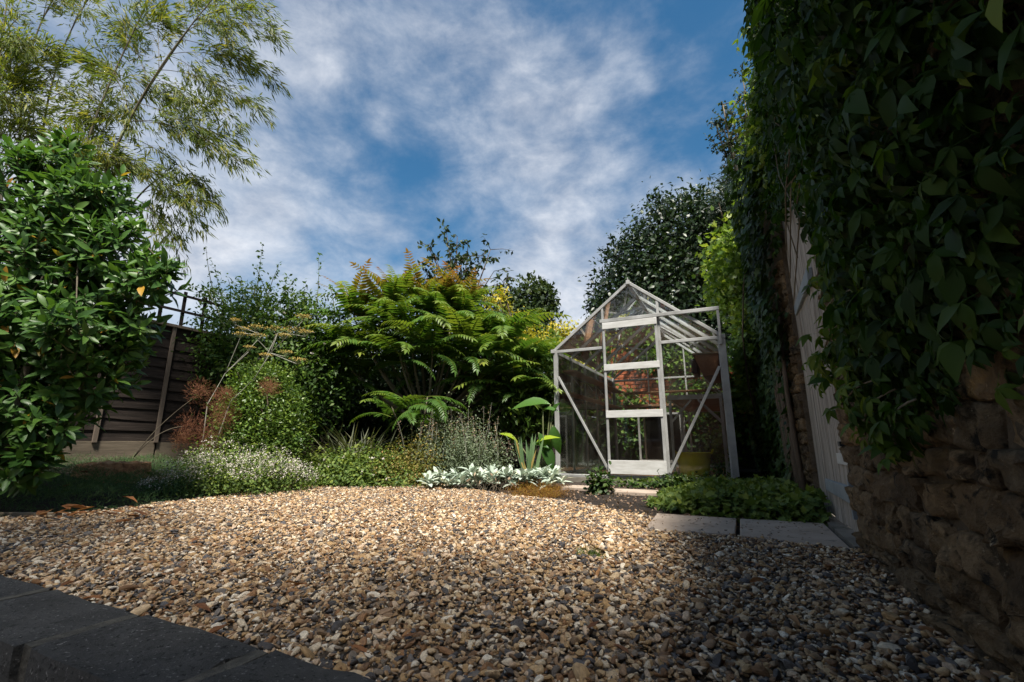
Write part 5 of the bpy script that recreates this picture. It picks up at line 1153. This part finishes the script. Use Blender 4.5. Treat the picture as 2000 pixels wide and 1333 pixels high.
# arching dead stems by the stump
o = thing('bent_stems', 'two pale dead stems arching beside the stump', 'dead stems', dep(262, 895, 4.6)); 
a = dep(262, 893, 4.6); 
for pp in (((300, 835), (375, 780)), ((310, 835), (360, 833))): MB().tube(bez(a, dep(*pp[0], 4.6), dep(*pp[1], 4.6), 8), [0.006 * (1 - i / 11) for i in range(9)], 5).build('stem', M['pale_bark'], o, True)
# stump
sp = dep(222, 912, 4.35); gz = gh(sp.x, sp.y); st = thing('tree_stump', 'low sawn orange brown tree stump in the dark mat plant', 'stump', (sp.x, sp.y, gz)); mb = MB(); n = 22
n = 40; rad = [0.27 * (1 + 0.16 * math.sin(2 * k * 2 * math.pi / n + 1) + 0.1 * math.sin(5 * k * 2 * math.pi / n) + random.gauss(0, 0.035)) for k in range(n)]
for (s_, z_) in ((1.15, -0.05), (1.02, 0.06), (0.97, 0.115), (0.62, 0.13), (0.25, 0.12)):
    for k in range(n):
        a = 2 * math.pi * k / n; mb.v.append((sp.x + rad[k] * s_ * math.cos(a) * 1.3, sp.y + rad[k] * s_ * math.sin(a) * 0.8, gz + z_ + random.gauss(0, 0.008) + 0.02 * math.sin(a + 2) * (z_ > 0.1)))
for i in range(4): mb.f += [(i * n + k, i * n + (k + 1) % n, (i + 1) * n + (k + 1) % n, (i + 1) * n + k) for k in range(n)]
mb.f.append(tuple(4 * n + k for k in range(n))); mb.build('wood', M['stump_wood'], st, False)

# ---- fallen leaves
T_FALL = [leaf_template([(0.2, 0.12), (0.5, 0.18), (0.8, 0.11)], d, f, 0.02) for d, f in ((-0.25, 0.4), (0.3, 0.5), (-0.1, 0.7))]
fall_mesh = []
for k in range(9):
    v, f = T_FALL[k % 3]; me = bpy.data.meshes.new('fallen_leaf'); me.from_pydata(v.tolist(), [], f.tolist()); a = me.attributes.new('tint', 'FLOAT', 'POINT'); a.data.foreach_set('value', [0.1 + 0.1 * k] * len(v)); me.polygons.foreach_set('use_smooth', [True] * len(f)); me.materials.append(M['fallen']); fall_mesh.append(me)
def fallen(p, s, label, group, yaw=None):
    o = bpy.data.objects.new('fallen_leaf', random.choice(fall_mesh)); COL.objects.link(o); o.location = p; o.scale = (s,) * 3
    o.rotation_euler = (random.gauss(0, 0.1), random.gauss(0, 0.15), random.uniform(0, 6.28) if yaw is None else yaw); tag(o, label, 'leaf', group)
for (x, y, s) in ((65, 953, 0.16), (74, 983, 0.13), (142, 972, 0.13), (178, 970, 0.17), (242, 954, 0.14), (170, 938, 0.12), (122, 952, 0.1), (30, 940, 0.12)):
    p = gnd(x, y, 0.13); p.z = max(gh(p.x, p.y) + 0.09, 0.05); fallen(p, s * 0.8, 'brown fallen leaf lying on the dark mat plant', 'fallen leaves on the mat plant')
for k in range(26):
    x = random.uniform(60, 330); y = 1001 - (x - 60) * 0.045 + abs(random.gauss(0, 9)); fallen(gnd(x, y, 0.026), random.uniform(0.05, 0.1), 'rusty fallen leaf on the gravel below the mat plant', 'fallen leaves along the gravel edge')
for k in range(34):
    fallen(gnd(random.uniform(60, 1700), random.uniform(1040, 1290), 0.028), random.uniform(0.03, 0.06), 'small withered leaf scattered on the open gravel', 'withered leaves on the gravel')
fallen(gnd(1655, 1097, 0.03), 0.06, 'lone yellow leaf on the gravel near the stone wall', None)
lit = Leaves(T_SMALL); n = 260; P = np.stack([RNG.uniform(-0.46, 0.38, n), RNG.uniform(2.5, 3.08, n)], 1); P = P[RNG.uniform(size=n) < np.clip((P[:, 1] - 2.3) / 0.8, 0.1, 1)]; n = len(P); lit.add(np.c_[P, np.full(n, 0.016)], unit(rv(n) * [1, 1, 0.1]), unit(rv(n) * 0.3 + [0, 0, 1]), rvu(n, 0.008, 0.026), RNG.uniform(0, 0.5, n))
n = 900; P = np.stack([RNG.uniform(-1.6, -0.4, n), RNG.uniform(3.1, 5.0, n)], 1); P = P[~in_poly(P)]; n = len(P); lit.add(np.c_[P, ground_h(P) + 0.012], rv(n), unit(rv(n) * 0.5 + [0, 0, 1]), rvu(n, 0.01, 0.035), RNG.uniform(0, 0.6, n))
o = lit.build(M['dry'], None, 'leaf_litter'); tag(o, 'dark crumbs of leaf litter on slabs and soil', 'leaf litter')

# ---- creeper and ivy on the stone wall
cr_ = thing('creeper', 'dark leafy creeper hanging thickly over the stone wall', 'creeper', (0.42, 1.5, 0.0)); L = Leaves(T_CREEP); vm = MB()
def z_low(v):
    return np.interp(v, [-1, 0.6, 0.9, 1.15, 1.35, 1.6, 1.85, 2.0, 2.1, 2.35, 2.6, 2.9, 3.4, 3.6], [1.2, 0.9, 0.62, 0.60, 0.52, 0.48, 0.5, 0.7, 1.05, 1.42, 1.7, 1.85, 1.95, 1.8])
n = 16500; v_ = np.where(RNG.uniform(size=n) < 0.25, RNG.uniform(0.5, 1.7, n), RNG.uniform(-0.6, 3.7, n)); z_ = RNG.uniform(0.4, 3.15, n); ok = (z_ > z_low(v_) + RNG.normal(size=n) * 0.05) & (z_ < np.interp(v_, [1.0, 1.25, 1.7, 2.2], [1.7, 2.0, 2.6, 3.15])); v_, z_ = v_[ok], z_[ok]; n = len(v_)
thick = (0.03 + 0.2 * np.clip((z_ - z_low(v_)) / 0.7, 0, 1)); thick = np.minimum(thick, np.clip(0.41 - v_ * np.interp(z_, [0.6, 1.1, 1.5, 2.2], [0.2, 0.195, 0.16, 0.125]), 0.025, 0.24))
u_ = 0.41 - thick * RNG.uniform(0, 1, n) ** 0.6
P = np.stack([u_, v_, z_], 1); D = unit(np.stack([-0.35 + RNG.normal(size=n) * 0.4, RNG.normal(size=n) * 0.65, -0.85 + RNG.normal(size=n) * 0.5], 1)); N = unit(np.stack([-1.0 + RNG.normal(size=n) * 0.45, RNG.normal(size=n) * 0.6, 0.45 + RNG.normal(size=n) * 0.3], 1))
L.add(P, D, N, np.clip(np.exp(RNG.normal(np.log(0.068), 0.34, n)), 0.03, 0.125), np.clip(RNG.normal(0.45, 0.22, n), 0, 1.0))
# loose sprays at the lower edge over the door
for (x0_, y0_, x1_, y1_) in ((1700, 640, 1608, 716), (1690, 600, 1610, 690), (1680, 560, 1612, 620), (1700, 700, 1640, 770), (1720, 740, 1655, 800), (1750, 760, 1690, 850), (1640, 470, 1600, 540), (1660, 520, 1605, 580), (1790, 780, 1750, 870), (1680, 660, 1590, 735)):
    r_, fy = ray(x0_, y0_); a = Vector((0, 0, CAMH)) + r_ * (0.36 / r_.x); r_, fy = ray(x1_, y1_); e = Vector((0, 0, CAMH)) + r_ * (0.33 / r_.x)
    pts = bez(a, a.lerp(e, 0.5) + Vector((-0.04, 0, 0.03)), e, 8); vm.tube(pts, 0.003, 4)
    for q in pts[1:]:
        for j in range(3): L.add([np.array(q) + RNG.normal(size=3) * 0.02], [(random.gauss(-.3, .5), random.gauss(0, .6), random.gauss(-.5, .4))], [(-1, random.gauss(-.2, .3), 0.6)], [random.uniform(0.05, 0.1)], [random.uniform(0.6, 1.0)])
# sprays against the sky at the top
for (x0_, y0_, x1_, y1_, Z) in ((1540, 60, 1462, 40, 2.3), (1530, 110, 1470, 70, 2.4), (1540, 20, 1490, 0, 2.2), (1530, 220, 1478, 210, 2.8), (1520, 300, 1480, 330, 3.2), (1545, -20, 1480, 20, 2.2), (1530, 160, 1490, 150, 2.6)):
    a, e = dep(x0_, y0_, Z + 0.1), dep(x1_, y1_, Z); pts = bez(a, a.lerp(e, 0.5) + Vector((0, 0, 0.05)), e, 7); vm.tube(pts, 0.003, 4)
    for q in pts[1:]:
        for j in range(2): L.add([np.array(q) + RNG.normal(size=3) * 0.02], [(random.gauss(-.4, .4), random.gauss(0, .5), random.gauss(-.6, .4))], [(-.6, random.gauss(-.2, .4), 0.8)], [random.uniform(0.07, 0.13)], [random.uniform(0.4, 0.95)])
L.build(M['creeper'], cr_, 'foliage', 300)
for k in range(16):
    v0 = random.uniform(0.7, 2.6); z1 = random.uniform(1.0, 1.6); pts = [Vector((0.4 - 0.1 * random.uniform(0.3, 1.2) * min(1, 2.2 / (v0 + 0.6)), v0 + random.gauss(0, 0.05) * i, 2.6 - (2.6 - z1) * i / 6)) for i in range(7)]; vm.tube(pts, 0.003, 5)
vm.build('vines', M['pale_bark'], cr_, True)
# ivy along the far wall
iv = thing('wall_ivy', 'dark ivy curtain on the wall beyond the door', 'ivy', (0.42, 5.5, 0.0)); L = Leaves(T_IVY)
n = 17000; v_ = RNG.uniform(3.45, 9.6, n); z_ = RNG.uniform(0.0, 3.3, n); edge = 3.62 + 0.5 * np.clip((1.2 - z_) / 1.0, 0, 1) + 0.06 * np.sin(z_ * 9)
ok = (v_ > edge) & (z_ < 2.75 + 0.25 * np.sin(v_ * 1.7) + 0.12 * np.sin(v_ * 5) + np.clip(v_ - 6, 0, 2) * 0.2); v_, z_ = v_[ok], z_[ok]; n = len(v_)
thick = 0.1 + 0.1 * np.sin(v_ * 2.3 + z_ * 1.3) * np.sin(z_ * 2.7) + 0.1 * np.clip((z_ - 1.5) / 1.5, 0, 1); u_ = 0.42 - np.clip(thick, 0.04, 0.3) * RNG.uniform(0, 1, n) ** 0.5
P = np.stack([u_, v_, z_], 1); D = unit(np.stack([-0.4 + RNG.normal(size=n) * 0.3, RNG.normal(size=n) * 0.5, -0.9 + RNG.normal(size=n) * 0.3], 1)); N = unit(np.stack([-1 + RNG.normal(size=n) * 0.35, -0.2 + RNG.normal(size=n) * 0.4, 0.5 + RNG.normal(size=n) * 0.3], 1))
L.add(P, D, N, rvu(n, 0.045, 0.085), np.clip(RNG.normal(0.4, 0.22, n), 0, 1)); L.build(M['ivy'], iv, 'foliage', 300)
vm = MB()
for k in range(9):
    v0 = 3.75 + 0.1 * k + random.uniform(-.03, .03); vm.tube([Vector((0.4, v0, -0.05)), Vector((0.37, v0 - 0.04, 0.35)), Vector((0.36, v0 + random.uniform(-.1, .1), 0.8)), Vector((0.37, v0 + random.uniform(-.2, .2), 1.5))], [random.uniform(0.012, 0.03), 0.018, 0.014, 0.01], 6)
vm.build('stems', M['bark'], iv, True)
shrub('golden_creeper', 'bright sunlit creeper bulging from the wall top above the greenhouse', 'creeper',
      [((0.22, 6.4, 2.75), (0.32, 0.9, 0.42)), ((0.12, 6.9, 2.55), (0.3, 0.6, 0.35)), ((0.26, 7.6, 3.0), (0.3, 0.8, 0.4)), ((0.42, 5.4, 2.85), (0.16, 0.7, 0.3)), ((0.52, 4.4, 2.8), (0.16, 0.6, 0.3)), ((0.24, 6.3, 1.7), (0.14, 0.5, 0.4)), ((0.22, 6.8, 1.2), (0.12, 0.5, 0.45))],
      6500, T_IVY, (0.05, 0.095), 'bright_ivy', (0.42, 6.4, 0.0), n_stem=10, r0=0.015, clump=0.24, per=10, shell=0.5, tint=(0.1, 0.9), top_tint=0.5)
shrub('sunlit_creeper', 'yellow green sunlit creeper sprays standing above the wall top', 'creeper', [((0.5, 2.75, 2.85), (0.14, 0.3, 0.3)), ((0.48, 3.3, 3.0), (0.16, 0.4, 0.35)), ((0.5, 3.9, 3.0), (0.16, 0.4, 0.35)), ((0.5, 4.6, 2.9), (0.16, 0.4, 0.3)), ((0.42, 3.4, 2.5), (0.08, 0.5, 0.25))], 2000, T_CREEP, (0.06, 0.11), 'bright_ivy', (0.6, 3.4, 2.4), n_stem=0, clump=0.3, per=6, shell=0.3, tint=(0.1, 0.9))
shrub('wall_top_creeper', 'creeper piled along the top of the stone wall', 'creeper',
      [((0.68, v, (2.62 if v > 1.5 else 1.62) + 0.1 * math.sin(v * 3)), (0.24, 0.5 if v > 2 else 0.3, 0.3)) for v in np.arange(-0.5, 9.5, 0.7)], 5200, T_CREEP, (0.09, 0.15), 'creeper', (0.6, 2.0, 2.4), n_stem=0, clump=0.28, per=7, shell=0.4, tint=(0.2, 0.9))
shrub('vine', 'ivy tuft climbing the brick wall behind the greenhouse', 'ivy', [((-0.6, 9.45, 1.7), (0.45, 0.15, 0.5)), ((-0.1, 9.4, 1.5), (0.4, 0.2, 0.6)), ((-1.3, 9.5, 2.05), (0.5, 0.15, 0.25)), ((-2.0, 9.5, 1.2), (0.35, 0.15, 0.3)), ((-0.9, 9.45, 0.8), (0.9, 0.15, 0.45)), ((-1.9, 9.45, 0.75), (0.7, 0.15, 0.5)), ((-0.2, 9.4, 0.9), (0.6, 0.2, 0.7)), ((-2.45, 9.4, 1.5), (0.22, 0.15, 0.5))], 6500, T_IVY, (0.06, 0.1), 'rose', (-0.5, 9.5, 0.0), n_stem=8, clump=0.25, per=10, tint=(0.2, 0.9))
shrub('potted_plant', 'small yellow green plant beside the yellow tub', 'plant', [((GX + 1.77, GY + 0.3, 0.2), (0.08, 0.1, 0.14))], 240, T_SMALL, (0.03, 0.05), 'box', (GX + 1.77, GY + 0.3, 0.03), n_stem=5, r0=0.004, clump=0.35, per=8, shell=0.2)
